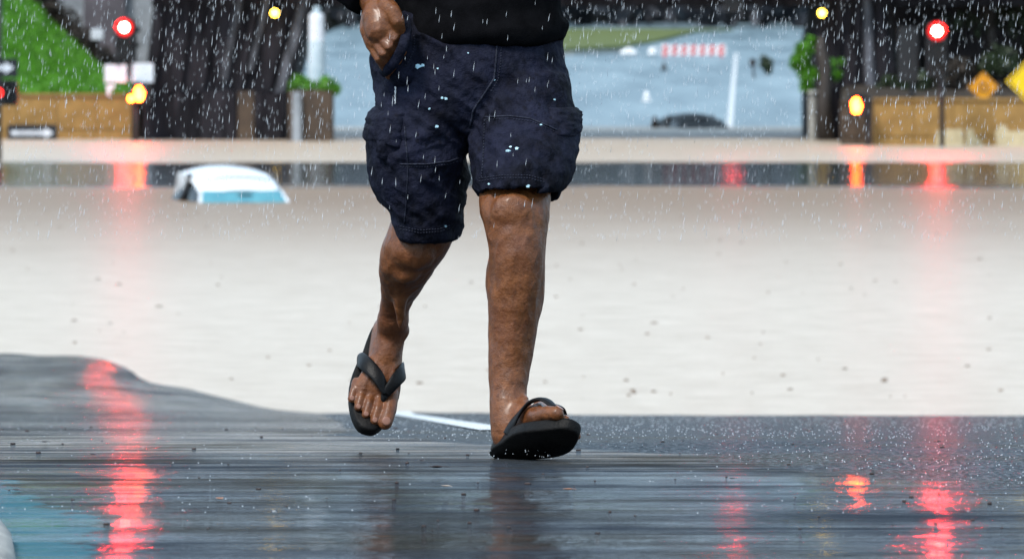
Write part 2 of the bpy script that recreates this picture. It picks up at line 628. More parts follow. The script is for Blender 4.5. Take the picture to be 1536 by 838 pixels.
def voxel_union(mb, name, material, voxel, it=4, parent=None, extra=None):
    """joins overlapping closed shapes into one continuous skin"""
    tmp = mesh_obj('tmp', mb.v, mb.f, None)
    fix_normals(tmp)
    md = tmp.modifiers.new('r', 'REMESH')
    md.mode = 'VOXEL'
    md.voxel_size = voxel
    dg = bpy.context.evaluated_depsgraph_get()
    dg.update()
    me = bpy.data.meshes.new_from_object(tmp.evaluated_get(dg))
    bpy.data.objects.remove(tmp)
    n = len(me.vertices)
    cov = np.empty(n * 3)
    me.vertices.foreach_get('co', cov)
    ed = np.empty(len(me.edges) * 2, dtype=np.int32)
    me.edges.foreach_get('vertices', ed)
    ed = ed.reshape(-1, 2)
    cov = smooth_v(cov.reshape(-1, 3), ed, it)
    if extra:
        w_ = extra(cov)[:, None]
        cov = cov * (1 - w_) + smooth_v(cov, ed, 34) * w_
    me.vertices.foreach_set('co', cov.ravel())
    me.name = name
    me.materials.clear()
    me.materials.append(MATS[material])
    me.polygons.foreach_set('use_smooth', [True] * len(me.polygons))
    me.update()
    o = bpy.data.objects.new(name, me)
    COL.objects.link(o)
    if parent:
        o.parent = parent
    return o


def displace(o, fn):
    me = o.data
    n = len(me.vertices)
    c = np.empty(n * 3)
    me.vertices.foreach_get('co', c)
    c = c.reshape(-1, 3)
    nr = np.empty(n * 3)
    me.vertices.foreach_get('normal', nr)
    nr = nr.reshape(-1, 3)
    d = np.array([fn(Vector(p)) for p in c])
    c = c + nr * d[:, None]
    me.vertices.foreach_set('co', c.ravel())
    me.update()


def copy_tree(o, loc=None, parent=None):
    c = o.copy()
    COL.objects.link(c)
    if parent:
        c.parent = parent
    if loc is not None:
        c.location = loc
    for ch in list(o.children):
        copy_tree(ch, None, c)
    return c


def leaf_cloud(centers, n, size, rs, flat=0.0):
    """many small leaf quads scattered inside ellipsoids (c, r)"""
    vs, fs = [], []
    wts = np.array([r[0] * r[1] * r[2] for c, r in centers]) ** 0.67
    wts /= wts.sum()
    for i in range(n):
        c, r = centers[rs.choice(len(centers), p=wts)]
        v = Vector(rs.normal(size=3)).normalized() * (rs.random() ** 0.45)
        p = Vector((c[0] + v.x * r[0], c[1] + v.y * r[1], c[2] + v.z * r[2]))
        a = Vector(rs.normal(size=3)).normalized()
        b = a.cross(Vector(rs.normal(size=3))).normalized()
        s = size * (0.6 + 0.9 * rs.random())
        k = len(vs)
        vs += [p - a * s, p + b * s * 0.45, p + a * s, p - b * s * 0.45]
        fs.append((k, k + 1, k + 2, k + 3))
    return vs, fs


# ------------------------------------------------------------------ the setting: ground, near road, water
g = MB()
g.add([(-3000, -500, -3.0), (3000, -500, -3.0), (3000, 5000, -3.0), (-3000, 5000, -3.0)], [(0, 1, 2, 3)])
tag(g.build('ground', 'olive_grass'), kind='structure')

GZ = CZ - 0.88
EX = [-60, -3.66, -2.89, -2.38, -1.53, -1.18, 0.53, 3.07, 60]
EY = [43.5, 42.9, 42.1, 39.6, 37.0, 36.45, 36.4, 35.9, 35.5]


def edge_d(x):
    return float(np.interp(x, EX, EY))


D0, KC = 11.85, 0.8


def soft(d):
    t = (d - D0) / KC
    return KC * math.log1p(math.exp(t)) if t < 25 else d - D0


SP0 = soft(12.0)
SLOPE = GZ / (soft(36.4) - SP0)


def road_z(x, d):
    E = edge_d(x)
    z = GZ - SLOPE * (soft(d) - SP0)
    if d > 33:
        zk = GZ - SLOPE * (soft(33) - SP0)
        z = zk * (1 - (d - 33) / (E - 33))
        z += min(1, (d - 33) / 2) * (.012 * noise.noise(Vector((x * .9, d * .25, 2))) + .007 * noise.noise(Vector((x * 3.1, d * .5, 7))))
    return max(z, -1.6)


FX = [-9, -1.25, -1.18, -0.62, -0.40, -0.05, 0.15, 0.40, 0.61, 0.77, 0.93, 9]
FD = [60, 60, 37.0, 22.0, 14.5, 13.0, 12.7, 12.0, 11.35, 11.0, 10.9, 10.8]


def film_at(x, d):
    b = float(np.interp(x, FX, FD))
    wdt = 0.06 * d
    return min(1.0, max(0.0, 0.5 + (b - d) / wdt))


def pool_at(x, d):
    xb = float(np.interp(d, [8.0, 9.65, 10.25, 10.5, 11.2, 11.7, 12.2], [-.60, -.665, -.735, -.83, -.97, -1.35, -9.0]))
    return min(1.0, max(0.0, 0.5 + (xb - x) / .16))


xs = list(np.concatenate([np.linspace(-30, -5, 12), np.linspace(-4.5, -1.25, 33), np.linspace(-1.2, -.5, 24), np.linspace(-.4, 4.5, 50), np.linspace(5, 30, 12)]))
ys = list(np.concatenate([np.linspace(-3, 8, 10), np.linspace(8.3, 14, 58), np.linspace(14.4, 46, 80), np.linspace(48, 70, 8)]))
vs, fs, fm, pm_ = [], [], [], []
for y in ys:
    for x in xs:
        vs.append((x, y, road_z(x, y)))
        fm.append(film_at(x, y))
        pm_.append(pool_at(x, y))
nx = len(xs)
for j in range(len(ys) - 1):
    for i in range(nx - 1):
        a = j * nx + i
        fs.append((a, a + 1, a + nx + 1, a + nx))
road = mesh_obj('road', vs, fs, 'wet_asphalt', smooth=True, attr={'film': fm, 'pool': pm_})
tag(road, kind='structure')

# painted lane line running down into the flood
ln = MB()
L0, L1 = Vector((-0.03, 16.6)), Vector((-0.72, 37.2))
dirv = (L1 - L0).normalized()
sd = Vector((dirv.y, -dirv.x)) * 0.062
n = 60
vs = []
for i in range(n + 1):
    p = L0.lerp(L1, i / n)
    for sgn in (-1, 1):
        q = p + sd * sgn
        vs.append((q.x, q.y, road_z(q.x, q.y) + 0.004))
ln.add(vs, [(2 * i, 2 * i + 1, 2 * i + 3, 2 * i + 2) for i in range(n)])
tag(ln.build('lane_line', 'road_paint'), kind='structure')

# flood water sheet
wv_ = MB()
wv_.add([(-80, 30, 0), (80, 30, 0), (80, 150, 0), (-80, 150, 0)], [(0, 1, 2, 3)])
tag(wv_.build('flood_water', 'flood_water'), kind='structure')

# kerb at the near left corner: a curved low stone edge beside a puddle with the sky's blue painted in
kb = MB()
kc = [(-0.73, 8.6), (-0.76, 9.3), (-0.79, 9.6), (-0.835, 9.9), (-0.905, 10.3), (-1.05, 11.0), (-1.3, 12.0)]
rings = []
for i, (x, y) in enumerate(kc):
    z = road_z(x, y)
    rings.append([(x, y, z - 0.05), (x - 0.012, y, z + 0.02), (x - 0.03, y, z + 0.03), (x - 0.6, y, z + 0.035), (x - 0.6, y, z - 0.05)])
kb.loft(rings)
k_ = kb.build('kerb', 'kerb_concrete', None, True)
fix_normals(k_)
tag(k_, kind='structure')

# ------------------------------------------------------------------ far road climbing out of the flood
def far_z(d):
    return 0.0107 * (d - 132)


vs, fs = [], []
fy = list(np.linspace(124, 330, 60))
fx = list(np.linspace(-9, 26, 36))
for y in fy:
    for x in fx:
        vs.append((x, y, far_z(y) - (0.0 if x < 8 else 0.0)))
for j in range(len(fy) - 1):
    for i in range(len(fx) - 1):
        a = j * len(fx) + i
        fs.append((a, a + 1, a + len(fx) + 1, a + len(fx)))
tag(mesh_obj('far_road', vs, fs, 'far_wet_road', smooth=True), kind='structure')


def strip(name, pts, wd, material, dz=0.006):
    m = MB()
    vs = []
    for i, p in enumerate(pts):
        for sgn in (-1, 1):
            vs.append((p[0] + sgn * wd / 2, p[1], far_z(p[1]) + dz))
    m.add(vs, [(2 * i, 2 * i + 1, 2 * i + 3, 2 * i + 2) for i in range(len(pts) - 1)])
    return tag(m.build(name, material), kind='structure')


def far_d(py):      # depth at which the far road surface shows at photo row py
    return (CZ * F + 0.0107 * 132 * F) / (py - HY + 0.0107 * F)


strip('edge_line', [(PX(px, far_d(py)), far_d(py)) for px, py in ((1094, 199), (1097, 160), (1100, 125), (1103, 95), (1104, 80))], 0.13, 'road_paint')

# grassy verge and pale kerbs beyond
vg = MB()
pts = [(560, 80), (700, 79), (850, 77), (925, 74), (985, 64), (1045, 49), (1100, 47.0), (560, 46.0)]
vg.add([(PX(px, far_d(py)), far_d(py), far_z(far_d(py)) + 0.12) for px, py in pts] + [(PX(px, far_d(py)), far_d(py), far_z(far_d(py)) - 0.1) for px, py in pts],
       [list(range(8))] + [(i, (i + 1) % 8, (i + 1) % 8 + 8, i + 8) for i in range(8)])
tag(vg.build('verge', 'olive_grass'), kind='structure')
kp = [(560, 85), (760, 84), (860, 83), (905, 81), (935, 79)]
rings = []
for px, py in kp:
    d = far_d(py)
    x, z = PX(px, d), far_z(d)
    rings.append([(x, d, z - 0.02), (x, d, z + 0.14), (x, d + 0.4, z + 0.14), (x, d + 0.4, z - 0.02)])
m = MB().loft(rings)
o = m.build('far_kerb', 'kerb_concrete')
fix_normals(o)
tag(o, kind='structure')

# distant wall of grey trees closing the view
rs = np.random.default_rng(3)
cen = []
for i in range(26):
    x = -34 + i * 2.9 + rs.normal() * 0.6
    cen.append(((x, 316 + rs.normal() * 3, 4.5 + rs.random()), (2.5, 2.2, 3.3 + rs.random() * 1.5)))
for i in range(30):  # taller trees above the view, added to darken the wet road's reflections
    x = -46 + i * 3.2 + rs.normal()
    h = 30 + 12 * noise.noise(Vector((x * .09, 0, 4))) + 2 * rs.normal()
    for k in range(3):
        cen.append(((x + rs.normal(), 326 + rs.normal() * 3, 5 + (h - 5) * (k + .5) / 3), (3.1, 2.5, h / 5)))
vs, fs = leaf_cloud(cen, 60000, 0.55, rs)
o = mesh_obj('far_woodland', vs, fs, 'grey_leaf')
tag(o, 'grey mass of distant trees closing the road beyond the underpass, heightened out of view to darken reflections', 'woodland', kind='stuff')
hv, hf = [], []  # hill added out of view to darken reflections on the wet road
for i in range(41):
    x = -400 + 20 * i
    top = 29 + 6 * noise.noise(Vector((x * .02, 0, 1)))
    for j in range(6):
        u = j / 5
        hv.append((x, 340 + 90 * u, -1 + (top + 1) * math.sin(u * math.pi / 2) ** .8))
for i in range(40):
    for j in range(5):
        a = i * 6 + j
        hf.append((a, a + 6, a + 7, a + 1))
tag(mesh_obj('unseen_dark_hill', hv, hf, 'grey_leaf', smooth=True), kind='structure')
fw = MB()
fw.box((0, 338, 4), (120, 0.5, 8))
o = fw.build('far_wall', 'slope_concrete')
tag(o, 'long grey wall behind the distant trees at the road end', 'wall')

# ------------------------------------------------------------------ overpass
bridge = empty('road_bridge', (0, 118, 0), 'dark concrete road overpass on two leaning ribbed piers above the flood', 'bridge')
bz = PZ(9, 118)
xl = PX(222, 118)
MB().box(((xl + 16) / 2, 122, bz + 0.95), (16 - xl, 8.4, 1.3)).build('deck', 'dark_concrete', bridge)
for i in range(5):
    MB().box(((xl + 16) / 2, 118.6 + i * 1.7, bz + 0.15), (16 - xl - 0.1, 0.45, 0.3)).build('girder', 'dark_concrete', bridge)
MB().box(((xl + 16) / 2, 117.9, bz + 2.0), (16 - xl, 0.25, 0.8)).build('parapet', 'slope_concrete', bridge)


MB().box(((xl + 16) / 2, 125.9, bz + 3.6), (16 - xl, 0.2, 4.0)).build('unseen_dark_wall', 'dark_concrete', bridge)  # unseen wall added above the deck for dark reflections in the road film


def pier(poly_px, d0, d1, ribs, plinth):
    p = MB().prism([(PX(x, d0), PZ(y, d0)) for x, y in poly_px], d0 + 0.25, d1).build('pier', 'dark_concrete', bridge)
    fix_normals(p)
    for (xb, xt, yb, wd, m_) in ribs:
        d = d0
        A, B = P(xb, yb, d), P(xt, -18, d)
        hw = wd / 2 / F * d
        r = MB().add([(A.x - hw, d + 0.26, A.z), (A.x - hw * 0.6, d + .14, A.z), (A.x + hw * 0.6, d + .14, A.z), (A.x + hw, d + 0.26, A.z),
                      (B.x - hw, d + 0.26, B.z), (B.x - hw * 0.6, d + .14, B.z), (B.x + hw * 0.6, d + .14, B.z), (B.x + hw, d + 0.26, B.z)],
                     [(0, 1, 5, 4), (1, 2, 6, 5), (2, 3, 7, 6), (0, 3, 2, 1), (4, 5, 6, 7), (0, 4, 7, 3)]).build('rib', m_, p)
        fix_normals(r)
    for (x0, x1, y0, y1, m_) in plinth:
        MB().box(((PX(x0, d0) + PX(x1, d0)) / 2, d0 + 0.3, (PZ(y0, d0) + PZ(y1 + 12, d0)) / 2), (PX(x1, d0) - PX(x0, d0), 0.9, PZ(y0, d0) - PZ(y1 + 12, d0)), bevel=0.02).build('plinth', m_, p)


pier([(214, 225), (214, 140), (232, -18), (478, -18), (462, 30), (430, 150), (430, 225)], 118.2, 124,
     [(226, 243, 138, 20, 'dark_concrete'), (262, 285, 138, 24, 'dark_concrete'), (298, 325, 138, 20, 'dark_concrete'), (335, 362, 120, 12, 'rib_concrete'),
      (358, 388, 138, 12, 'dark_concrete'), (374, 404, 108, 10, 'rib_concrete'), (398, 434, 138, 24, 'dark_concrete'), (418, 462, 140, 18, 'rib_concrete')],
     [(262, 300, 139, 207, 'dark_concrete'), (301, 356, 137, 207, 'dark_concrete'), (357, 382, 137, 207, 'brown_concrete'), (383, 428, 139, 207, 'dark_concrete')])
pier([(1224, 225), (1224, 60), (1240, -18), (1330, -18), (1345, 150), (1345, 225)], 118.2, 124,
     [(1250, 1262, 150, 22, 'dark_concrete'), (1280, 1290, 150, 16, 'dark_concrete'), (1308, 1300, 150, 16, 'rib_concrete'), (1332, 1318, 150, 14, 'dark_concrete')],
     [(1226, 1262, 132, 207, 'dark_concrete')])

# lamps on the piers
for lx, ly, lab in ((412, 20, 'small round yellow lamp glowing on the pier beside the pale utility post'),
                    (1233, 20, 'small round yellow lamp glowing on the pier beside the bright green shrub')):
    c = P(lx, ly, 117.9)
    e = empty('pier_lamp', c, lab, 'lamp', 'lamps on the overpass piers')
    MB().tube([c + Vector((0, 0.4, 0.06)), c + Vector((0, 0.12, 0.06)), c + Vector((0, 0.05, 0.0))], [0.035, 0.035, 0.05]).build('bracket', 'black_metal', e)
    MB().ell(c, (0.065, 0.06, 0.065)).build('bulb', 'lamp_yellow', e, True)

# ------------------------------------------------------------------ retaining walls of panels
def panel_wall(name, x0, x1, ytop, ybase, d, cols, material, label, courses=((0, 0.56), (0.57, 1.0))):
    c = Vector(((PX(x0, d) + PX(x1, d)) / 2, d, 0))
    root = empty(name, (c.x, d, -0.6), label, 'wall')
    zt, zb = PZ(ytop, d), PZ(ybase, d) - 0.35
    W = PX(x1, d) - PX(x0, d)
    MB().box((c.x, d + 0.28, (zt + zb) / 2 - 0.02), (W, 0.4, zt - zb - 0.04)).build('backing', material, root)
    pw = W / cols
    for (a, b_) in courses:
        z1, z0 = zt + (zb - zt) * a, zt + (zb - zt) * b_
        me = None
        for i in range(cols):
            loc = Vector((PX(x0, d) + pw * (i + 0.5), d + 0.04 + 0.005 * rng.random(), (z0 + z1) / 2))
            if me is None:
                o = MB().box((0, 0, 0), (pw - 0.008, 0.12, z1 - z0 - 0.008), bevel=0.005).build('panel', material, root)
                me = o.data
            else:
                o = bpy.data.objects.new('panel', me)
                COL.objects.link(o)
                o.parent = root
            o.matrix_parent_inverse = Matrix.Translation(-root.location)
            o.location = loc
    MB().box((c.x, d + 0.16, zt + 0.03), (W + 0.02, 0.44, 0.055), bevel=0.012).build('coping', material, root)
    return root


panel_wall('retaining_wall', -330, 204, 145, 207, 119, 9, 'tan_concrete', 'tan concrete panel wall below the green grass slope')
panel_wall('retaining_wall', 205.5, 260, 142, 207, 119.4, 2, 'brown_concrete', 'short wall section with its shade painted brown between tan wall and dark ribbed pier')  # shaded end of the tan wall, shade put into the brown colour
rw = panel_wall('retaining_wall', 1312, 1900, 152, 218, 113, 10, 'tan_concrete', 'tan concrete panel wall with cream paint patches near the yellow signs')
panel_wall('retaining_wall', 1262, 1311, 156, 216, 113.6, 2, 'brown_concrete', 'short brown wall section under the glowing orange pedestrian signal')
for pts in ([(1405, 195), (1443, 193), (1446, 222), (1403, 222)], [(1449, 194), (1458, 192), (1462, 203), (1474, 214), (1474, 222), (1449, 222)],
            [(1492, 200), (1500, 187), (1509, 188), (1512, 197), (1548, 196), (1560, 222), (1496, 222)]):
    o = MB().prism([(PX(x, 113), PZ(y, 113)) for x, y in pts], 112.972, 112.976).build('paint_patch', 'cream_paint', rw)
    fix_normals(o)
    o['label'] = 'cream paint patch on the tan wall'

# ------------------------------------------------------------------ left: grass hill, scrub, grey abutment
hx = [(-330, -260), (-40, -90), (20, -30), (50, 0), (85, 40), (130, 82), (165, 112), (205, 142)]
vs, fs = [], []
nh = 40
for i in range(nh + 1):
    px = -330 + (208 + 330) * i / nh
    top = float(np.interp(px, [h[0] for h in hx], [h[1] for h in hx]))
    for j in range(13):
        u = j / 12
        d = 119.6 + 9 * u
        z0 = PZ(143, 119.6)
        zt = max(z0, PZ(top, 128.6))
        vs.append((PX(px, d), d, z0 + (zt - z0) * u + 0.05 * noise.noise(Vector((px * .03, d * .7, 0)))))
for i in range(nh):
    for j in range(12):
        a = i * 13 + j
        fs.append((a, a + 13, a + 14, a + 1))
hill = mesh_obj('hill', vs, fs, 'hill_soil', smooth=True)
tag(hill, kind='structure')
hb = BVHTree.FromPolygons([Vector(v) for v in vs], fs)
gv, gf = [], []
rs = np.random.default_rng(11)
for i in range(26000):
    x, y = PX(-100 + 310 * rs.random(), 124), 119.7 + 8.9 * rs.random()
    hit = hb.ray_cast(Vector((x, y, 20)), Vector((0, 0, -1)))
    if hit[0] is None:
        continue
    p = hit[0]
    k = len(gv)
    a = rs.random() * 6.28
    s = 0.02 + 0.02 * rs.random()
    h = 0.08 + 0.10 * rs.random()
    gv += [p + Vector((math.cos(a) * s, math.sin(a) * s, -0.01)), p - Vector((math.cos(a) * s, math.sin(a) * s, 0.01)), p + Vector((rs.normal() * .04, rs.normal() * .04, h))]
    gf.append((k, k + 1, k + 2))
tag(mesh_obj('grass', gv, gf, 'grass_blade'), 'bright green grass covering the slope above the tan wall', 'grass', kind='stuff')

rs = np.random.default_rng(12)
for i, (px, py, r, lab) in enumerate(((66, 0, .42, 'brown scrub bush at the top of the grass slope'), (97, 34, .36, 'brown scrub bush halfway up the grass slope edge'),
                                      (122, 62, .33, 'brown scrub bush low on the grass slope edge'), (150, 88, .33, 'brown scrub bush beside the small pale box on the slope'),
                                      (172, 116, .26, 'brown scrub bush at the foot of the grass slope'))):
    c = P(px, py, 128.2)
    e = empty('scrub_bush', c - Vector((0, 0, r)), lab, 'bush', 'scrub along the grass slope')
    v_, f_ = leaf_cloud([(c, (r, .3, r)), (c + Vector((-r * .5, 0, r * .5)), (r * .6, .3, r * .6)), (c + Vector((r * .5, 0, -r * .5)), (r * .6, .3, r * .6))], 900, 0.055, rs)
    mesh_obj('foliage', v_, f_, 'brown_leaf', e)
    s_ = MB()
    for q in range(4):
        s_.tube([c - Vector((0, 0, r * 1.3)), c + Vector((rs.normal() * .1, 0, -r * .2)), c + Vector((rs.normal() * .2, 0, r * .6))], [.02, .014, .006], 6)
    s_.build('stem', 'bark', e)
ab = empty('bridge_abutment', (PX(150, 131), 131, -1), 'pale grey concrete abutment behind the grass slope and scrub', 'abutment')
MB().box((PX(120, 131), 131.4, 2.4), (PX(300, 131) - PX(-60, 131), 0.6, 6.0)).build('wall', 'grey_concrete', ab)
MB().box((PX(157, 131), 131.0, PZ(20, 131)), (0.9, 0.3, 2.2)).build('buttress', 'slope_concrete', ab)
c = P(146, 52, 127.6)
e = empty('junction_box', c - Vector((0, 0, .12)), 'small pale box on a short post by the scrub', 'box')
MB().box(c, (0.26, 0.18, 0.24), bevel=.02).build('case', 'sign_white', e)
MB().tube([c - Vector((0, 0, .12)), c - Vector((0, 0, .6))], .03).build('post', 'dark_pole', e)

# ------------------------------------------------------------------ things beside the left pier
c0 = P(466, 207, 117)
bl = empty('concrete_block', (c0.x, 117.3, -0.3), 'low tan concrete block with ground cover beside the dark ribbed pier', 'block')
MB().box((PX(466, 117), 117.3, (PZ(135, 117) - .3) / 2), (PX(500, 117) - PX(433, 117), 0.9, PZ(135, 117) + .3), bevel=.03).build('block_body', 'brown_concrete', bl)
MB().box((PX(446, 117), 116.8, (PZ(137, 117) - .3) / 2), (.18, 0.2, PZ(137, 117) + .28), bevel=.03).build('buttress', 'grey_concrete', bl)
up = empty('utility_post', (PX(475, 117.3), 117.3, PZ(135, 117.3)), 'pale blue grey utility post with narrow cap beside the dark pier', 'post')
x = PX(475, 117.3)
z = lambda py: PZ(py, 117.3)
MB().tube([(x, 117.3, z(136)), (x, 117.3, z(62))], [.17, .165], 20).build('shaft', 'pale_blue_paint', up)
MB().tube([(x, 117.3, z(64)), (x, 117.3, z(24)), (x, 117.3, z(20))], [.155, .15, .12], 20).build('head', 'sign_white', up)
MB().tube([(x, 117.3, z(21)), (x, 117.3, z(12)), (x, 117.3, z(10))], [.07, .07, .04], 16).build('cap', 'pale_blue_paint', up)
rs = np.random.default_rng(21)


def shrub(name, label, blobs, n, size, material, base, group=None, stem=True):
    e = empty(name, base, label, 'shrub', group)
    v_, f_ = leaf_cloud(blobs, n, size, rs)
    mesh_obj('foliage', v_, f_, material, e)
    if stem:
        s_ = MB()
        for (c, r) in blobs[:4]:
            s_.tube([base, Vector(base).lerp(Vector(c), .5) + Vector((rs.normal() * .03, 0, .05)), c], [.025, .018, .008], 6)
        s_.build('stem', 'bark', e)
    return e


def blob(px, py, d, r):
    c = P(px, py, d)
    return (c, (r, r * .8, r * .9))


shrub('leafy_shrub', 'small green shrub around the foot of the pale utility post', [blob(448, 122, 117.3, .17), blob(462, 128, 117.0, .15), blob(490, 128, 117.0, .2), blob(503, 134, 117.2, .13), blob(440, 130, 117.3, .12)], 900, .05, 'bright_leaf', P(470, 137, 117.2))
shrub('leafy_shrub', 'tall bright green shrub above the slim pale concrete post', [blob(1207, 75, 117.6, .2), blob(1200, 93, 117.6, .22), blob(1212, 112, 117.6, .2), blob(1210, 130, 117.6, .14), blob(1216, 62, 117.6, .12)], 2200, .05, 'bright_leaf', P(1214, 140, 117.6))
shrub('leafy_shrub', 'small green shrub tucked between the dark bare trunk and the pier', [blob(1246, 96, 117.7, .14), blob(1254, 112, 117.7, .13), blob(1262, 92, 117.7, .08)], 500, .04, 'bright_leaf', P(1250, 134, 117.7))
c = P(1219, 137, 117.6)
e = empty('concrete_bollard', (c.x, 117.6, -0.3), 'slim pale concrete post under the bright green shrub', 'post')
MB().tube([(c.x, 117.6, -0.3), (c.x, 117.6, c.z - .04)], .085, 14).build('shaft', 'kerb_concrete', e)
MB().tube([(c.x, 117.6, c.z - .04), (c.x, 117.6, c.z + .02)], [.14, .13], 14).build('cap', 'kerb_concrete', e)
tr = empty('tree_trunk', P(1236, 140, 117.4), 'dark bare trunk stump beside the bright green shrub', 'trunk')
MB().tube([P(1238, 208, 117.5), P(1236, 150, 117.5), P(1238, 100, 117.5), P(1231, 72, 117.5), P(1232, 55, 117.5)], [.16, .13, .12, .11, .05], 12).build('trunk', 'bark', tr, True)

# ------------------------------------------------------------------ right: dark bank, scrub, trees
vs, fs = [], []
for i in range(31):
    px = 1262 + 24 * i
    for j in range(9):
        u = j / 8
        d = 113.9 + 12 * u
        z0, z1 = PZ(154, 113.9), PZ(88, 126)
        vs.append((PX(px, d), d, z0 + (z1 - z0) * u + .12 * noise.noise(Vector((px * .02, d, 5)))))
for i in range(30):
    for j in range(8):
        a = i * 9 + j
        fs.append((a, a + 9, a + 10, a + 1))
mesh_b = mesh_obj('bank', vs, fs, 'brown_leaf', smooth=True)
tag(mesh_b, kind='structure')
MBw = MB().box((PX(1640, 127), 127.2, 2.6), (PX(2000, 127) - PX(1330, 127), .5, 6.4))
tag(MBw.build('abutment_wall', 'slope_concrete'), 'purple grey concrete wall behind the red signal above the dark bank', 'wall')
bw = empty('wall_column', (PX(1352, 126), 126, 0), 'pale slanted concrete column in front of the purple grey wall', 'column')
o = MB().prism([(PX(1330, 126), PZ(120, 126)), (PX(1348, 126), PZ(120, 126)), (PX(1330, 126), PZ(-20, 126)), (PX(1314, 126), PZ(-20, 126))], 125.8, 126.4).build('shaft', 'grey_concrete', bw)
fix_normals(o)
for i, (px, py, r, m_, lab) in enumerate(((1335, 128, .22, 'dark_leaf', 'dark green bush on the bank just behind the orange pedestrian signal'),
                                          (1372, 122, .3, 'dark_leaf', 'dark green bush on the bank below the unlit signal head'),
                                          (1412, 130, .25, 'brown_leaf', 'dull brown bush on the bank below the red signal'),
                                          (1440, 108, .34, 'brown_leaf', 'dull brown bush on the bank between red signal and amber sign'),
                                          (1500, 92, .36, 'dark_leaf', 'dark green bush on the bank between the amber and yellow signs'),
                                          (1535, 120, .36, 'brown_leaf', 'dull brown bush on the bank behind the large yellow sign'))):
    d = 117.5
    shrub('scrub_bush', lab, [blob(px, py, d, r), blob(px - 14, py + 8, d, r * .7), blob(px + 16, py + 6, d, r * .7)], 800, .055, m_, P(px, py + 25, d), 'scrub on the dark bank')


def bare_tree(base, tips, r0, label):
    e = empty('bare_tree', base, label, 'tree', 'trees above the dark bank')
    tp = MB().tube([base, base.lerp(tips[0], .35) + Vector((.05, 0, 0)), base.lerp(tips[0], .7), tips[0]], [r0, r0 * .8, r0 * .55, r0 * .25], 9)
    tp.build('trunk', 'bark', e, True)
    lm = MB()
    rr = np.random.default_rng(int(abs(base.x * 100)))
    lv = []
    for tpt in tips[1:]:
        a = base.lerp(tips[0], .25 + .4 * rr.random())
        mid = a.lerp(tpt, .5) + Vector((rr.normal() * .15, rr.normal() * .2, .15))
        lm.tube([a, mid, tpt], [r0 * .5, r0 * .3, r0 * .12], 7)
        lv.append((tpt, (.5, .4, .4)))
        for q in range(4):
            s0 = mid.lerp(tpt, rr.random())
            t0 = s0 + Vector((rr.normal() * .4, rr.normal() * .3, .25 + .3 * rr.random()))
            lm.tube([s0, t0], [r0 * .16, .008], 5)
            lv.append((t0, (.35, .3, .3)))
    lm.build('limb', 'bark', e, True)
    v_, f_ = leaf_cloud(lv, 1200, .06, rr)
    mesh_obj('crown', v_, f_, 'dark_leaf', e)


bare_tree(P(1490, 110, 119), [P(1470, -60, 119), P(1450, 30, 119), P(1520, 0, 118.8), P(1440, -40, 119.2), P(1535, 40, 119)], .10, 'dark forked tree on the bank between amber and large yellow signs')
bare_tree(P(1540, 115, 121), [P(1530, -80, 121), P(1510, 20, 121), P(1570, 10, 120.8), P(1500, -50, 121.2)], .11, 'dark tree on the bank behind the large yellow sign')


# ------------------------------------------------------------------ traffic signals and signs
def pole(e, px, d, ytop, r=.05, zbase=-0.5, mt='dark_pole'):
    return MB().tube([(PX(px, d), d, zbase), (PX(px, d), d, PZ(ytop, d))], r, 12).build('pole', mt, e, True)


def signal_head(e, px, py_top, d, lit, width=0.38, unit=0.35, n=3, off=None, facing=-1):
    x, z0 = PX(px, d), PZ(py_top, d)
    h = unit * n
    hs = MB().box((x, d, z0 - h / 2), (width, .22, h), bevel=.03).build('housing', 'black_metal', e)
    for i in range(n):
        zc = z0 - unit * (i + .5)
        on = lit is not None and i == lit[0]
        ls = MB().disc((x, zc), .175, d + facing * .118, 24).build('lens', 'halo_red' if on else 'lens_off', e)
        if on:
            MB().disc((x, zc), .125, d + facing * .121, 24).build('halo_ring', 'lens_mid', ls)  # ring and the disc behind it paint the lamp's glow halo as emission
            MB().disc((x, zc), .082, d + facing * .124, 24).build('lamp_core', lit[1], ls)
        vz = []
        for rr_, yy in ((.152, d + facing * .11), (.158, d + facing * .30)):
            vz.append([(x + rr_ * math.cos(a), yy if math.sin(a) > -.2 else d + facing * .14, zc + rr_ * math.sin(a)) for a in [math.pi * (-.25 + 1.5 * q / 14) for q in range(15)]])
        nq = 15
        vsv = vz[0] + vz[1]
        MB().add(vsv, [(q, q + 1, q + 16, q + 15) for q in range(14)]).build('visor', 'black_metal', e)


def ped_signal(label, px, py, d, pole_px, ytop_pole):
    e = empty('pedestrian_signal', (PX(pole_px, d), d, -.5), label, 'signal', 'pedestrian signals')
    x, zc = PX(px, d), PZ(py, d)
    MB().box((x + .05, d + .04, zc), (.36, .22, .40), bevel=.025).build('housing', 'black_metal', e)
    # glowing raised-hand shape
    hand = [(-.05, -.13), (.05, -.13), (.09, -.04), (.10, .05), (.06, .03), (.055, .12), (.025, .14), (.0, .15), (-.03, .14), (-.06, .11), (-.085, .07), (-.075, -.05)]
    o = MB().prism([(x + a, zc + b_) for a, b_ in hand], d - .085, d - .08).build('display', 'lamp_orange', e)
    fix_normals(o)
    MB().box((x + .05, d - .12, zc + .21), (.38, .14, .02)).build('visor', 'black_metal', e)
    pole(e, pole_px, d + .16, ytop_pole, .045)
    return e


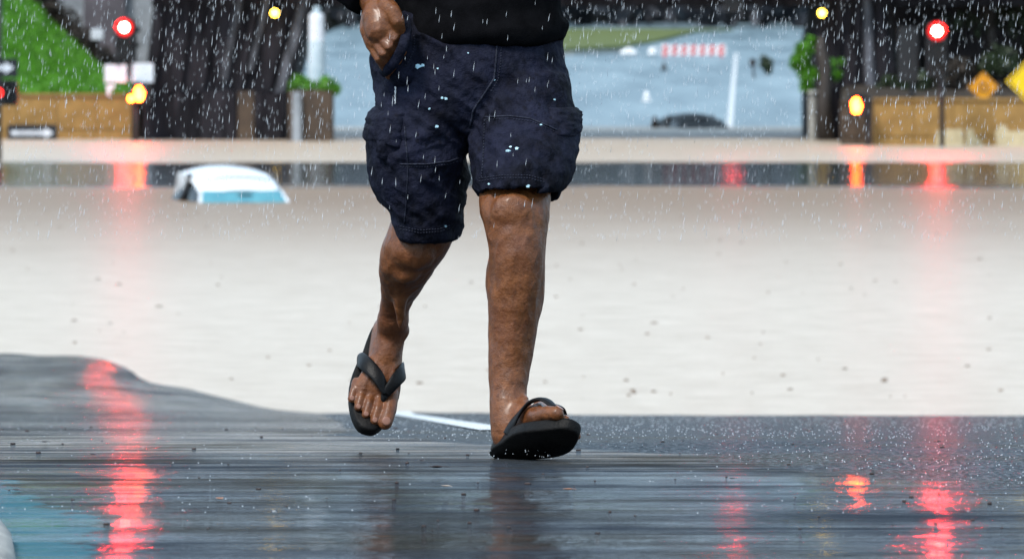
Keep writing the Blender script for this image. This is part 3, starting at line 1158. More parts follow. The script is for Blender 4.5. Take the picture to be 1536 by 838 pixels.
e = empty('traffic_signal', (PX(202, 118), 118, -.5), 'red lit traffic signal on a post with two white plates by the tan wall', 'traffic signal', 'traffic signals showing red')
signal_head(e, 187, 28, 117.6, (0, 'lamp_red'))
pole(e, 201, 118, 30, .055)
MB().box((PX(206, 117.8), 117.8, PZ(45, 118)), (.12, .2, .12), bevel=.02).build('bracket', 'black_metal', e)
MB().box((PX(206, 117.8), 117.8, PZ(68, 118)), (.12, .2, .08), bevel=.02).build('bracket', 'black_metal', e)
for x0, x1, y0, y1, lab in ((157, 190, 97, 124, 'plain white plate on the signal post above the small white tag'), (198, 230, 95, 124, 'plain white plate on the signal post next to the dark pier')):
    s = empty('sign_plate', (PX((x0 + x1) / 2, 117.4), 117.4, PZ(y1, 117.4)), lab, 'sign', 'white plates under the red signal')
    MB().box((PX((x0 + x1) / 2, 117.4), 117.4, PZ((y0 + y1) / 2, 117.4)), (PX(x1, 117.4) - PX(x0, 117.4), .02, PZ(y0, 117.4) - PZ(y1, 117.4)), bevel=.006).build('plate', 'sign_white', s)
    MB().box((PX(194, 117.5), 117.5, PZ(110, 117.4)), (abs(PX(194, 117.5) - PX((x0 + x1) / 2, 117.5)) * 1.2, .03, .04)).build('bracket', 'black_metal', s)
s = empty('hanging_tag', P(165, 140, 117.4), 'small white tag below the left white plate', 'sign')
o = MB().prism([(PX(159, 117.4), PZ(128, 117.4)), (PX(171, 117.4), PZ(126, 117.4)), (PX(173, 117.4), PZ(131, 117.4)), (PX(166, 117.4), PZ(136, 117.4)), (PX(165, 117.4), PZ(144, 117.4)), (PX(161, 117.4), PZ(144, 117.4))], 117.38, 117.40).build('plate', 'sign_white', s)
fix_normals(o)
MB().tube([P(165, 132, 117.45), P(165, 118, 117.45)], .012, 8).build('hanger', 'black_metal', s)
e = ped_signal('orange lit pedestrian signal beside the tan wall end', 209, 141, 117.2, 205, 122)
MB().ell(P(197, 148, 117.1), (.06, .03, .06)).build('push_light', 'lamp_orange', e, True)
ped_signal('orange lit pedestrian signal in front of the short brown wall', 1284, 159, 112.6, 1302, 148)

e = empty('traffic_signal', (PX(1408, 112), 112, -.5), 'red lit traffic signal in front of the dark scrub bank', 'traffic signal', 'traffic signals showing red')
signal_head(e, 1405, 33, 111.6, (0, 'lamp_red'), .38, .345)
pole(e, 1413, 112, 30, .05)
e = empty('traffic_signal', (PX(1366, 114), 114, -.5), 'unlit dark traffic signal seen from behind beside the red one', 'traffic signal')
signal_head(e, 1362, 40, 113.2, None, facing=1)
pole(e, 1368, 113.5, 42, .045)
# signal hung from the overpass girder (its red shows in the water)
e = empty('traffic_signal', P(1100, -40, 116.9), 'red lit traffic signal hanging from the overpass girder', 'traffic signal', 'traffic signals showing red')
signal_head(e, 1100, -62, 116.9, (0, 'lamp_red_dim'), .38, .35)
MB().tube([P(1100, -62, 116.9), P(1100, -66, 116.9), P(1100, -80, 117.7)], .03).build('hanger', 'dark_pole', e)


def arrow_pts(cx, cz, L, h):
    return [(cx - L / 2, cz - h * .2), (cx + L / 2 - h * .75, cz - h * .2), (cx + L / 2 - h * .75, cz - h * .5), (cx + L / 2, cz),
            (cx + L / 2 - h * .75, cz + h * .5), (cx + L / 2 - h * .75, cz + h * .2), (cx - L / 2, cz + h * .2)]


def text_obj(txt, loc, size, material, parent, width=None):
    cu = bpy.data.curves.new('txt', 'FONT')
    cu.body = txt
    cu.size = size
    cu.align_x = 'CENTER'
    cu.align_y = 'CENTER'
    cu.extrude = .001
    to = bpy.data.objects.new('txt', cu)
    COL.objects.link(to)
    dg = bpy.context.evaluated_depsgraph_get()
    dg.update()
    me = bpy.data.meshes.new_from_object(to.evaluated_get(dg))
    bpy.data.objects.remove(to)
    xsz = [v.co.x for v in me.vertices]
    k = width / (max(xsz) - min(xsz)) if width else 1
    vs = [Vector((v.co.x * k + loc[0], loc[1] - v.co.z, v.co.y + loc[2])) for v in me.vertices]
    fs = [tuple(p.vertices) for p in me.polygons]
    return mesh_obj('lettering', vs, fs, material, parent)


def one_way(px0, px1, py0, py1, d, label):
    cx, cz = PX((px0 + px1) / 2, d), PZ((py0 + py1) / 2, d)
    W, H = PX(px1, d) - PX(px0, d), PZ(py0, d) - PZ(py1, d)
    s = empty('one_way_sign', (cx, d, cz - H / 2), label, 'sign', 'one way arrow signs')
    MB().box((cx, d, cz), (W, .02, H), bevel=.006).build('plate', 'sign_black', s)
    o = MB().prism(arrow_pts(cx, cz, W * .84, H * .66), d - .0145, d - .0125).build('arrow', 'sign_white', s)
    fix_normals(o)
    text_obj('ONE WAY', (cx - W * .07, d - .017, cz), H * .2, 'sign_black', s, W * .46)
    MB().box((cx, d + .03, cz), (.05, .03, H * .8)).build('bracket', 'dark_pole', s)
    return s


one_way(11, 86, 187, 212, 118.6, 'black and white one way arrow sign low on the tan wall at the water')
one_way(-46, 27, 88, 116, 100, 'black and white arrow sign on a post above the black signal box')
e = empty('traffic_signal', (PX(-2, 101), 101, -.5), 'black signal box with a red glow below the arrow sign post', 'traffic signal')
pole(e, -3, 101, -60, .065)
x, zc = PX(10, 100.8), PZ(139, 100.8)
MB().box((x, 100.7, zc), (PX(27, 100.8) - PX(-8, 100.8), .25, PZ(120, 100.8) - PZ(158, 100.8)), bevel=.03).build('housing', 'black_metal', e)
for q in (-1, 1):
    MB().tube([(x + .07 + .0, 100.57, zc + q * .1), (x + .07, 100.40, zc + q * .1)], [.08, .085], 16, cap=False).build('visor', 'black_metal', e)
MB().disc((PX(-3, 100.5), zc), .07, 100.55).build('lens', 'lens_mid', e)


def diamond(px, py, d, diag, material, label, sym, pole_px=None):
    cx, cz, h = PX(px, d), PZ(py, d), diag / 2
    s = empty('warning_sign', (cx, d, -.4), label, 'sign')
    o = MB().prism([(cx - h, cz), (cx, cz - h), (cx + h, cz), (cx, cz + h)], d, d + .02).build('plate', material, s)
    fix_normals(o)
    bd = MB()
    for k in range(4):
        a0, a1 = math.pi / 2 * k, math.pi / 2 * (k + 1)
        q = [(cx + r_ * h * math.cos(a), d - .003, cz + r_ * h * math.sin(a)) for r_ in (.93, .88) for a in (a0, a1)]
        bd.add(q, [(0, 1, 3, 2)])
    bd.build('border', 'sign_black', s)
    sm = MB()
    for pl in sym:
        sm.tube([(cx + a * h, d - .004, cz + b_ * h) for a, b_ in pl], .05 * h, 6)
    sm.build('symbol', 'sign_black', s)
    MB().tube([(cx, d + .05, -.4), (cx, d + .05, cz + h * .7)], .035, 10).build('post', 'dark_pole', s)
    return s


ring_ = [(.26 * math.cos(a), .26 * math.sin(a)) for a in [2 * math.pi * k / 16 for k in range(17)]]
diamond(1475, 131, 113.7, .60, 'sign_amber', 'amber diamond warning sign with a ring symbol on the bank', [ring_])
diamond(1562, 122, 104, 1.24, 'sign_yellow', 'large bright yellow diamond warning sign beside the tan wall', [ring_, [(0, -.3), (0, -.55)]])


# ------------------------------------------------------------------ cars standing in the flood
def car(label, M, paint, glass, scale=1.0, rail=True):
    """hatchback; local x across, y towards its tail, z up; built full length, the flood hides all but the cabin"""
    e = empty('flooded_car', M.translation, label, 'car', 'cars drowned in the flood')

    def T(v):
        return M @ (Vector(v) * scale)

    def put(mb, name, m_, par, sm=False):
        mb.v = [T(v) for v in mb.v]
        o = mb.build(name, m_, None, sm)
        fix_normals(o)
        o.parent = par
        if par is e:
            o.matrix_parent_inverse = Matrix.Translation(-e.location)
        else:
            o.matrix_parent_inverse = Matrix()
        return o

    # lower body
    st = [(-2.05, .62, .35, .62), (-1.9, .80, .25, .74), (-1.2, .86, .22, .88), (-.75, .87, .22, .95), (.4, .87, .22, .94), (1.2, .84, .22, .80), (1.9, .80, .25, .66), (2.1, .72, .3, .55)]
    rings = []
    for y, hw, z0, z1 in st:
        rings.append([(-hw * .9, y, z0), (-hw, y, (z0 + z1) / 2), (-hw * .93, y, z1 - .05), (-hw * .8, y, z1), (hw * .8, y, z1), (hw * .93, y, z1 - .05), (hw, y, (z0 + z1) / 2), (hw * .9, y, z0)])
    body = put(MB().loft(rings), 'body', paint, e, True)
    # roof skin, a crowned grid over the cabin
    vs, fs = [], []
    ny, nxx = 22, 15
    prof = [(-.28, 1.34), (-.18, 1.38), (0.0, 1.425), (.3, 1.465), (.7, 1.475), (1.1, 1.45), (1.45, 1.40), (1.62, 1.36)]
    for j in range(ny):
        y = -.28 + 1.90 * j / (ny - 1)
        zc = float(np.interp(y, [p[0] for p in prof], [p[1] for p in prof]))
        hw = .58 + .03 * math.sin(math.pi * j / (ny - 1))
        for i in range(nxx):
            u = -1 + 2 * i / (nxx - 1)
            vs.append((u * hw, y + .06 * u * u * (1 if j < 3 else 0), zc - .115 * abs(u) ** 2.3))
    for j in range(ny - 1):
        for i in range(nxx - 1):
            a = j * nxx + i
            fs.append((a, a + 1, a + nxx + 1, a + nxx))
    nb = len(vs)
    vs += [(v[0] * .985, v[1], v[2] - .035) for v in vs[:nb]]
    fs += [tuple(i + nb for i in reversed(f)) for f in fs[:]]
    rim = [i for i in range(nxx)] + [j * nxx + nxx - 1 for j in range(1, ny)] + [(ny - 1) * nxx + i for i in range(nxx - 2, -1, -1)] + [j * nxx for j in range(ny - 2, 0, -1)]
    for i in range(len(rim)):
        a, b_ = rim[i], rim[(i + 1) % len(rim)]
        fs.append((a, b_, b_ + nb, a + nb))
    put(MB().add(vs, fs), 'roof', paint, e, True)
    # pillars
    for s_ in (-1, 1):
        put(MB().tube([(s_ * .565, -.22, 1.29), (s_ * .65, -.62, 1.11), (s_ * .74, -1.0, .92)], [.034, .036, .04], 8), 'pillar', paint, e, True)
        put(MB().tube([(s_ * .59, .55, 1.42), (s_ * .66, .55, 1.15), (s_ * .75, .55, .95)], [.04, .045, .05], 8), 'pillar', 'sign_black', e, True)
        put(MB().add([(s_ * .585, .95, 1.36), (s_ * .585, 1.62, 1.27), (s_ * .645, 1.74, .62), (s_ * .70, .85, .62), (s_ * .655, .70, 1.15), (s_ * .54, .95, 1.34), (s_ * .54, 1.6, 1.25), (s_ * .60, 1.70, .62), (s_ * .65, .85, .62), (s_ * .61, .70, 1.15)],
                     [(0, 1, 2, 3, 4), (9, 8, 7, 6, 5), (0, 5, 6, 1), (1, 6, 7, 2), (2, 7, 8, 3), (3, 8, 9, 4), (4, 9, 5, 0)]), 'rear_pillar', paint, e)
        put(MB().add([(s_ * .568, -.18, 1.27), (s_ * .577, 1.0, 1.34), (s_ * .64, .98, 1.15), (s_ * .735, 1.25, .95), (s_ * .735, -.95, .95)], [(0, 1, 2, 3, 4)]), 'side_window', 'glass_dark', e)
    # windscreen and rear glass, gently bowed
    for nm, y0, z0, y1, z1, bow in (('windscreen', -.255, 1.318, -1.02, .93, -.09), ('rear_window', 1.60, 1.27, 1.72, .62, .06)):
        vs, fs = [], []
        for j in range(6):
            t_ = j / 5
            for i in range(11):
                u = -1 + i / 5
                vs.append((u * (.55 + .15 * t_), y0 + (y1 - y0) * t_ + bow * (1 - u * u), z0 + (z1 - z0) * t_))
        for j in range(5):
            for i in range(10):
                a = j * 11 + i
                fs.append((a, a + 1, a + 12, a + 11))
        ws = put(MB().add(vs, fs), nm, glass, e, True)
        if nm == 'windscreen':
            put(MB().ell((.02, -.43, 1.262), (.13, .02, .04)), 'mirror', 'sign_black', ws, True)
    # header trim and sunroof gap
    sg = MB()
    for i in range(12):
        u = (-.40 + .073 * i) / .58
        sg.box((u * .58, .10 + .05 * u * u, 1.443 - .115 * abs(u) ** 2.3), (.07, .035, .022))
    put(sg, 'sunroof_gap', 'sign_black', e)
    return e


# white car: tail floats higher, nose towards the camera and a little to the right
d = 78.0
Mc = Matrix.Translation(P(350, 305, d) + Vector((.0, .70, -1.02))) @ Matrix.Rotation(math.radians(13), 4, 'Z') @ Matrix.Rotation(math.radians(8), 4, 'X')
car('white hatchback sunk to its windscreen in the brown flood', Mc, 'car_white', 'glass_blue', .93)
Mc = Matrix.Translation(P(1045, 203, 131) + Vector((0, 0, -.76))) @ Matrix.Rotation(math.radians(14), 4, 'Z')
car('black car sunk to its roof before the far road', Mc, 'car_black', 'glass_dark', .84)

# ------------------------------------------------------------------ things on the far road
d = far_d(86)
br = empty('road_barricade', (PX(1040, d), d, far_z(d)), 'red and white striped barricade across the far road', 'barricade')
x0, x1 = PX(991, d), PX(1089, d)
zb = far_z(d)
for k, zz in enumerate((.16, .36)):
    bdz = MB().box(((x0 + x1) / 2, d, zb + zz), (x1 - x0, .04, .17)).build('board', 'barrier_white', br)
    for i in range(7):
        cx = x0 + (x1 - x0) * (i + .5) / 7
        o = MB().prism([(cx - .13, zb + zz - .083), (cx + .03, zb + zz - .083), (cx + .13, zb + zz + .083), (cx - .03, zb + zz + .083)], d - .026, d - .022).build('stripe', 'barrier_red', bdz)
        fix_normals(o)
for xx in (x0 + .15, x1 - .15):
    MB().box((xx, d + .05, zb + .25), (.06, .05, .5)).build('leg', 'barrier_white', br)
    MB().box((xx, d + .05, zb + .03), (.08, .7, .05)).build('foot', 'barrier_red', br)
for px, wd, hh, lab in ((943, .62, .24, 'long white sandbag heap between grass verge and striped barricade'), (979, .34, .22, 'short white sandbag beside the striped barricade')):
    d2 = far_d(84)
    c = Vector((PX(px, d2), d2, far_z(d2)))
    e = empty('sandbag_pile', c, lab, 'sandbag', 'white sandbags by the barricade')
    k = max(1, int(wd / .3))
    for i in range(k):
        MB().ell(c + Vector(((i - (k - 1) / 2) * .28, 0, .1)), (.19, .14, .11)).build('sandbag', 'barrier_white', e, True)
    MB().ell(c + Vector((0.02, 0, .22)), (.17, .12, .09)).build('sandbag', 'barrier_white', e, True)
d = far_d(112)
shrub('leafy_shrub', 'lone small green sapling standing on the far wet road', [blob(1150, 96, d, .22), blob(1152, 104, d, .16), blob(1146, 88, d, .12)], 500, .06, 'dark_leaf', P(1150, 112, d))
d = far_d(118)
e = empty('marker_post', P(1130, 118, d), 'thin dark marker post near the lone sapling', 'post')
MB().tube([P(1131, 118, d), P(1129, 88, d)], [.035, .03], 8).build('shaft', 'dark_pole', e)
MB().box(P(1129, 94, d), (.2, .05, .22), bevel=.02).build('head', 'dark_pole', e)
for px, py, lab, m_ in ((970, 152, 'small white marker cone on the far wet road', 'barrier_white'), (982, 192, 'small dark marker cone at the water beside the black car', 'dark_pole'), (996, 106, 'small dark marker cone on the far road below the barricade', 'dark_pole')):
    d = far_d(py)
    c = P(px, py, d)
    e = empty('marker_cone', c, lab, 'cone')
    MB().tube([c, c + Vector((0, 0, .26))], [.10, .035], 12).build('cone', m_, e, True)
    MB().box(c + Vector((0, 0, .015)), (.26, .26, .03)).build('base', m_, e)

# ------------------------------------------------------------------ the person
HD = 12.25            # hips
PER = 2 * math.pi


def ring(px0, px1, py, d, ry, nseg=32, sq=2.0, tilt=0.0):
    """cross-section from photo row py at depth d: half depth ry, tilt raises the front edge (metres)"""
    x0, x1 = PX(px0, d), PX(px1, d)
    cx, rx = (x0 + x1) / 2, (x1 - x0) / 2
    z = PZ(py, d)
    pts = []
    for k in range(nseg):
        a = PER * k / nseg
        c, s = math.cos(a), math.sin(a)
        e = 2.0 / sq
        px_ = math.copysign(abs(c) ** e, c)
        py_ = math.copysign(abs(s) ** e, s)
        pts.append(Vector((cx + rx * px_, d - ry * py_, z + tilt * py_)))
    return pts


body = MB()
# right leg (trailing): knee bent, shin swinging back
RL = [(150, 575, 700, 12.25, .085), (250, 588, 684, 12.25, .075), (320, 592, 685, 12.26, .070), (350, 582, 684, 12.27, .066), (368, 573, 676, 12.27, .063), (386, 569, 666, 12.28, .061), (405, 567.5, 652, 12.30, .062),
      (422, 570, 641, 12.33, .062), (438, 571.5, 631, 12.36, .058), (455, 571.5, 618, 12.40, .05), (472, 569, 611, 12.43, .045), (488, 567, 609, 12.455, .042), (500, 565, 608, 12.465, .042), (515, 562, 604, 12.46, .040)]
body.loft([ring(a, b_, y, d, r) for y, a, b_, d, r in RL])
# left leg (leading), almost straight
LL = [(120, 716, 840, 12.27, .08), (200, 722, 836, 12.22, .075), (255, 724, 828, 12.14, .068), (285, 720, 826, 12.08, .068), (300, 718, 826, 12.06, .070), (320, 720, 825, 12.045, .068), (342, 727, 821, 12.035, .063), (365, 733, 819, 12.03, .062), (385, 734, 818, 12.03, .065),
      (410, 732.5, 818, 12.035, .068), (445, 730.5, 814, 12.04, .068), (480, 732, 808, 12.04, .062), (515, 733, 802, 12.035, .054), (550, 734, 795, 12.025, .046), (580, 734, 790, 12.015, .042), (605, 734, 788, 12.0, .042), (630, 735, 792, 11.99, .046), (655, 737, 792, 11.985, .045), (668, 742, 786, 11.98, .035)]
body.loft([ring(a, b_, y, d, r) for y, a, b_, d, r in LL])
# kneecaps, shin, calf and ankle shapes
body.ell(P(768, 318, 11.995), (.044, .026, .042))
body.ell(P(766, 350, 11.995), (.026, .026, .030))
body.ell(P(794, 418, 12.05), (.031, .055, .11))
body.ell(P(752, 425, 12.06), (.032, .05, .09))
body.ell(P(770, 445, 11.995), (.016, .020, .17))
body.ell(P(787, 605, 11.985), (.010, .018, .018))
body.ell(P(620, 374, 12.235), (.048, .032, .044))
body.ell(P(610, 404, 12.255), (.030, .024, .030))
body.ell(P(600, 432, 12.315), (.016, .018, .10), Matrix.Rotation(math.radians(24), 3, 'X'))
body.ell(P(606, 496, 12.45), (.013, .02, .018))


# feet: local x = towards the big toe side, y = heel to toe, z up from the footbed
def frame(fwd, med_hint, origin):
    f = Vector(fwd).normalized()
    m = Vector(med_hint)
    m = (m - f * m.dot(f)).normalized()
    return f, m, origin


FOOT = [(.004, 0, .014, .012, .036), (.014, 0, .025, .004, .056), (.03, 0, .031, .0, .078), (.055, 0, .034, -.001, .100), (.08, .001, .034, -.001, .104), (.10, .002, .034, .0, .094), (.12, .004, .035, .003, .081),
        (.145, .004, .039, .005, .066), (.165, .003, .044, .003, .054), (.18, .001, .047, .0, .045), (.195, -.001, .048, -.001, .035), (.205, -.002, .045, .002, .026)]
TOES = [((.031, .185, .020), (.034, .226, .018), (.031, .258, .014), .0165, .0150), ((.0085, .195, .018), (.0095, .234, .0205), (.0085, .258, .011), .0092, .0092), ((-.0105, .192, .017), (-.0105, .226, .0195), (-.0115, .248, .0105), .0086, .0088),
        ((-.0275, .184, .016), (-.0290, .214, .0175), (-.0300, .234, .0095), .0084, .0086), ((-.0435, .172, .014), (-.0455, .198, .015), (-.0465, .217, .009), .0086, .0086)]


def local(fr, up_sign=1):
    f, m, o = fr
    u = m.cross(f) if m.cross(f).dot(Vector((0, -.3, 1))) > 0 else f.cross(m)
    return lambda v: o + m * v[0] + f * v[1] + u * v[2], u


def add_foot(fr, body, nails, low=1.0):
    T, u = local(fr)
    rings = []
    for y, xc, hw, zb, zt in FOOT:
        zt *= low + (1 - low) * min(1, max(0, (y - .09) / .06))
        r_ = []
        for k in range(24):
            a = PER * k / 24
            c, s = math.cos(a), math.sin(a)
            xx = xc + hw * math.copysign(abs(c) ** .9, c) * (1 if s < 0 else (1 - .28 * s))
            zz = (zb + zt) / 2 + (zt - zb) / 2 * math.copysign(abs(s) ** .8, s)
            r_.append(T((xx, y, zz)))
        rings.append(r_)
    body.loft(rings)
    f, m, o = fr
    for a, b_, c, r0, r1 in TOES:
        body.caps([T(a), T(b_), T(c)], [r0, r0 * .96, r1])
        n_ = MB()
        tip = T((c[0], c[1] + r1 * .30, c[2] + r1 * .86))
        Mx = Matrix((m, (f * .86 - u * .5).normalized(), (u * .86 + f * .5).normalized())).transposed()
        n_.ell(tip, (r1 * .62, r1 * .62, r1 * .09), Mx, 12, 6)
        nails.append(n_)
    # extensor tendons and ankle mass
    for a in TOES[:4]:
        body.caps([T((a[0][0] * .3 + .004, .115, .074)), T((a[0][0] * .8, .165, .049)), T((a[0][0], .198, .026))], [.006, .0055, .005], 8)
    return T, u


def add_flip(fr, T, u, name_label):
    f, m, o = fr
    outl = []
    for k in range(48):
        a = PER * k / 48
        y = .134 - .149 * math.cos(a)
        t_ = (y + .015) / .298
        wl = .040 + .014 * max(0, math.sin((t_ - .30) / .70 * math.pi)) if t_ > .30 else .040
        s = math.sin(a)
        hw = wl * abs(s) ** .68
        xx = -.002 + .002 * math.sin(math.pi * t_) + math.copysign(hw, s)
        outl.append((xx, y))
    bz_ = lambda y: .0035 * (1 if True else 0)
    rings = []
    for sc, z in ((.90, -.0255), (.985, -.0235), (1.0, -.019), (1.0, -.006), (.985, -.0015), (.90, .0008), (.5, .0002)):
        rings.append([T(((x - .005) * (1 - (1 - sc) * 1.0) + .005, .133 + (y - .133) * (1 - (1 - sc) * .35), z + (.010 * max(0, (y - .2) / .08) ** 2 if y > .2 else 0))) for x, y in outl])
    fl = MB().loft(rings).build('flip_flop', 'sole_black', None, True)
    fix_normals(fl)
    # thong strap: toe post rising between first two toes, two arms to the sole edge
    post = T((.0185, .217, .0)); knot = T((.0165, .205, .040))
    st = MB().tube([post, T((.018, .214, .02)), knot], [.006, .006, .008], 10)
    for sx in (-1, 1):
        if sx > 0:
            pth = [(.0165, .207, .041), (.030, .180, .056), (.041, .150, .049), (.043, .118, .018), (.041, .100, -.012)]
        else:
            pth = [(.0165, .207, .041), (-.006, .182, .056), (-.033, .152, .049), (-.042, .122, .020), (-.041, .100, -.012)]
        # smooth path
        pp = []
        for i in range(len(pth) - 1):
            a, b_ = Vector(pth[i]), Vector(pth[i + 1])
            p0 = Vector(pth[max(0, i - 1)]); p3 = Vector(pth[min(len(pth) - 1, i + 2)])
            for q in range(6):
                t_ = q / 6
                pp.append(0.5 * ((2 * a) + (-p0 + b_) * t_ + (2 * p0 - 5 * a + 4 * b_ - p3) * t_ * t_ + (-p0 + 3 * a - 3 * b_ + p3) * t_ ** 3))
        pp.append(Vector(pth[-1]))
        rg = []
        for i, p in enumerate(pp):
            tg = (pp[min(i + 1, len(pp) - 1)] - pp[max(i - 1, 0)]).normalized()
            # across-strap direction lies in the foot surface
            cen = Vector((.004, p.y, .01))
            nrm = (p - cen)
            nrm = (nrm - tg * nrm.dot(tg)).normalized()
            ac = tg.cross(nrm).normalized()
            t_ = i / (len(pp) - 1)
            wd = .0075 + .0085 * math.sin(min(1, t_ * 1.6 + .15) * math.pi * .5) * (1 if t_ < .75 else 1 - .3 * (t_ - .75) / .25)
            th = .0042
            rr_ = []
            for k in range(12):
                a = PER * k / 12
                rr_.append(T(p + nrm * .003 + ac * wd * math.cos(a) + nrm * th * math.sin(a)))
            rg.append(rr_)
        st.loft(rg)
    so_ = st.build('strap', 'rubber_black', fl, True)
    fix_normals(so_)
    return fl


nailsR, nailsL = [], []
frR = frame((-.13, -.64, -.75), (1, .30, -.02), None)
# right foot: put the ball of the footbed at its photo position
u_ = None
f, m, _ = frR
uR = m.cross(f)
if uR.dot(Vector((0, -.3, 1))) < 0:
    uR = -uR
oR = P(563, 592, 12.45) - f * .185 - uR * .0 - m * .002
frR = (f, m, oR)
TR, uR = add_foot(frR, body, nailsR)
# left foot: heel down, toes up, turned out and rolled on to its outer edge
yaw, pit, rol = math.radians(31), math.radians(12), math.radians(28)
f = Vector((math.sin(yaw) * math.cos(pit), -math.cos(yaw) * math.cos(pit), math.sin(pit)))
m0 = Vector((-math.cos(yaw), -math.sin(yaw), 0))
u0 = m0.cross(f)
if u0.z < 0:
    u0 = -u0
m = (m0 * math.cos(rol) + u0 * math.sin(rol)).normalized()
oL = P(752, 669, 12.02)
frL = (f, m, oL)
TL, uL = add_foot(frL, body, nailsL, .6)

# pelvis and torso inside the clothes
body.loft([ring(590, 830, 200, 12.25, .09), ring(575, 845, 130, 12.25, .11), ring(580, 840, 60, 12.26, .11), ring(585, 835, 0, 12.27, .105)])
CX = PX(712, HD)


def hring(h, rx, ry, dx=0, dy=0, nseg=32, sq=2.2):
    return [Vector((CX + dx + rx * math.copysign(abs(math.cos(PER * k / nseg)) ** (2 / sq), math.cos(PER * k / nseg)),
                    HD + .02 + dy - ry * math.copysign(abs(math.sin(PER * k / nseg)) ** (2 / sq), math.sin(PER * k / nseg)), GZ + h)) for k in range(nseg)]


body.loft([hring(.85, .165, .105), hring(1.0, .16, .10), hring(1.2, .175, .11), hring(1.38, .19, .105), hring(1.46, .13, .08), hring(1.50, .06, .06), hring(1.60, .055, .058, 0, -.01)])
# head
hc = Vector((CX, HD - .02, GZ + 1.66))
body.ell(hc + Vector((0, .01, .03)), (.075, .095, .095))
body.ell(hc + Vector((0, -.025, -.035)), (.058, .065, .085))
body.ell(hc + Vector((0, -.098, -.012)), (.014, .022, .022))
body.ell(hc + Vector((0, -.08, -.075)), (.026, .018, .010))
for s_ in (-1, 1):
    body.ell(hc + Vector((s_ * .077, .01, -.005)), (.012, .02, .032))
    body.ell(hc + Vector((s_ * .03, -.075, .03)), (.022, .016, .008))
# instep joining shin and foot
body.caps([P(590, 478, 12.425), TR((.003, .085, .080)), TR((.003, .125, .055))], [.034, .032, .026], 16)
body.caps([P(768, 606, 12.0), TL((.012, .095, .040)), TL((.004, .14, .038))], [.026, .028, .023], 16)
# right arm down to the pocket
sh = Vector((CX - .2, HD + .03, GZ + 1.42))
el = Vector((CX - .375, HD + .09, GZ + 1.13))
wr = P(566, 8, 12.13)
body.tube([sh, sh.lerp(el, .5), el, el.lerp(wr, .3), wr], [.055, .05, .042, .042, .029], 16)
# right hand: back of the hand, knuckles, four fingers going into the pocket, thumb along its edge
hd = lambda px, py, d: P(px, py, d)
body.caps([hd(566, 6, 12.13), hd(566, 26, 12.11), hd(569, 44, 12.095)], [.027, .030, .030], 16)
body.caps([hd(556, 24, 12.13), hd(556, 44, 12.12), hd(561, 62, 12.11)], [.019, .022, .019], 14)
body.caps([hd(580, 14, 12.10), hd(580, 30, 12.09), hd(582, 44, 12.085)], [.019, .020, .015], 14)
FNG = [((580, 44, 12.085), (590, 57, 12.075), (600, 72, 12.11), (606, 92, 12.14), .0125), ((571, 54, 12.088), (583, 69, 12.072), (594, 85, 12.11), (600, 104, 12.14), .0125),
       ((563, 63, 12.097), (575, 80, 12.078), (586, 96, 12.11), (592, 112, 12.14), .0118), ((557, 68, 12.11), (568, 88, 12.093), (578, 103, 12.12), (583, 116, 12.14), .0105)]
for a, b_, c, d_, r in FNG:
    body.caps([hd(*a), hd(*b_), hd(*c), hd(*d_)], [r * .95, r * .84, r * .80, r * .75])
    body.ell(hd(*a), (r * 1.08, r * 1.1, r * 1.08))
body.caps([hd(578, 8, 12.10), hd(590, 18, 12.075), hd(596, 32, 12.07), hd(601, 50, 12.085)], [.018, .0145, .013, .011])
# left arm bent up across the chest
sh2 = Vector((CX + .2, HD + .03, GZ + 1.42))
el2 = Vector((CX + .28, HD - .02, GZ + 1.12))
wr2 = Vector((CX + .14, HD - .24, GZ + 1.22))
body.tube([sh2, sh2.lerp(el2, .5), el2, el2.lerp(wr2, .35), wr2], [.055, .05, .042, .042, .029], 16)
hdir = (wr2 - el2).normalized()
pc = wr2 + hdir * .05
body.ell(pc, (.042, .045, .03))
for i in range(4):
    b0 = pc + Vector((-.028 + .0, -.02, .03 - .02 * i)) + hdir * .02
    body.caps([b0, b0 + hdir * .04 + Vector((-.01, 0, 0)), b0 + hdir * .055 + Vector((-.012, .012, -.022)), b0 + hdir * .035 + Vector((-.005, .025, -.035))], [.0105, .010, .009, .0085], 10)
body.caps([pc + Vector((.0, -.01, .03)), pc + hdir * .03 + Vector((.0, -.005, .055)), pc + hdir * .055 + Vector((0, 0, .06))], [.014, .012, .010], 10)

person = voxel_union(body, 'person', 'wet_skin', 0.0027, 3, None, lambda c: np.clip(np.clip((c[:, 2] - GZ - .19) / .08, 0, 1) * np.clip((GZ + .78 - c[:, 2]) / .05, 0, 1)
                      + sum(1.3 * np.exp(-(np.linalg.norm(c - np.array(q), axis=1) / .06) ** 2) for q in (P(772, 622, 11.96), P(590, 498, 12.42))), 0, 1))
tag(person, 'person in navy cargo shorts, black top and black flip flops walking out of the flood', 'person')


def skin_fn(p):
    # low muscle and vein relief on the shins
    v = noise.noise(Vector((p.x * 22, p.y * 22, p.z * 13))) * .0026 + (.5 - abs(noise.noise(Vector((p.x * 45, p.y * 45, p.z * 22))))) * .0028
    if p.z < GZ + .12:
        v *= .35
    return v


displace(person, skin_fn)
for lst in (nailsR, nailsL):
    for n_ in lst:
        n_.build('toenail', 'nail', person, True)
flR = add_flip(frR, TR, uR, '')
flL = add_flip(frL, TL, uL, '')
for o in (flR, flL):
    o.parent = person
flR['label'] = 'black flip flop lifted off the ground'
flL['label'] = 'black flip flop with heel on the wet road'
for s_ in (-1, 1):
    MB().ell(hc + Vector((s_ * .03, -.078, .012)), (.013, .010, .009)).build('eye', 'eye_white', person, True)
hr = MB()
hr.ell(hc + Vector((0, .022, .045)), (.083, .098, .095))
hair = voxel_union(hr, 'hair', 'hair', .006, 2, person)
displace(hair, lambda p: .006 * noise.noise(p * 40))

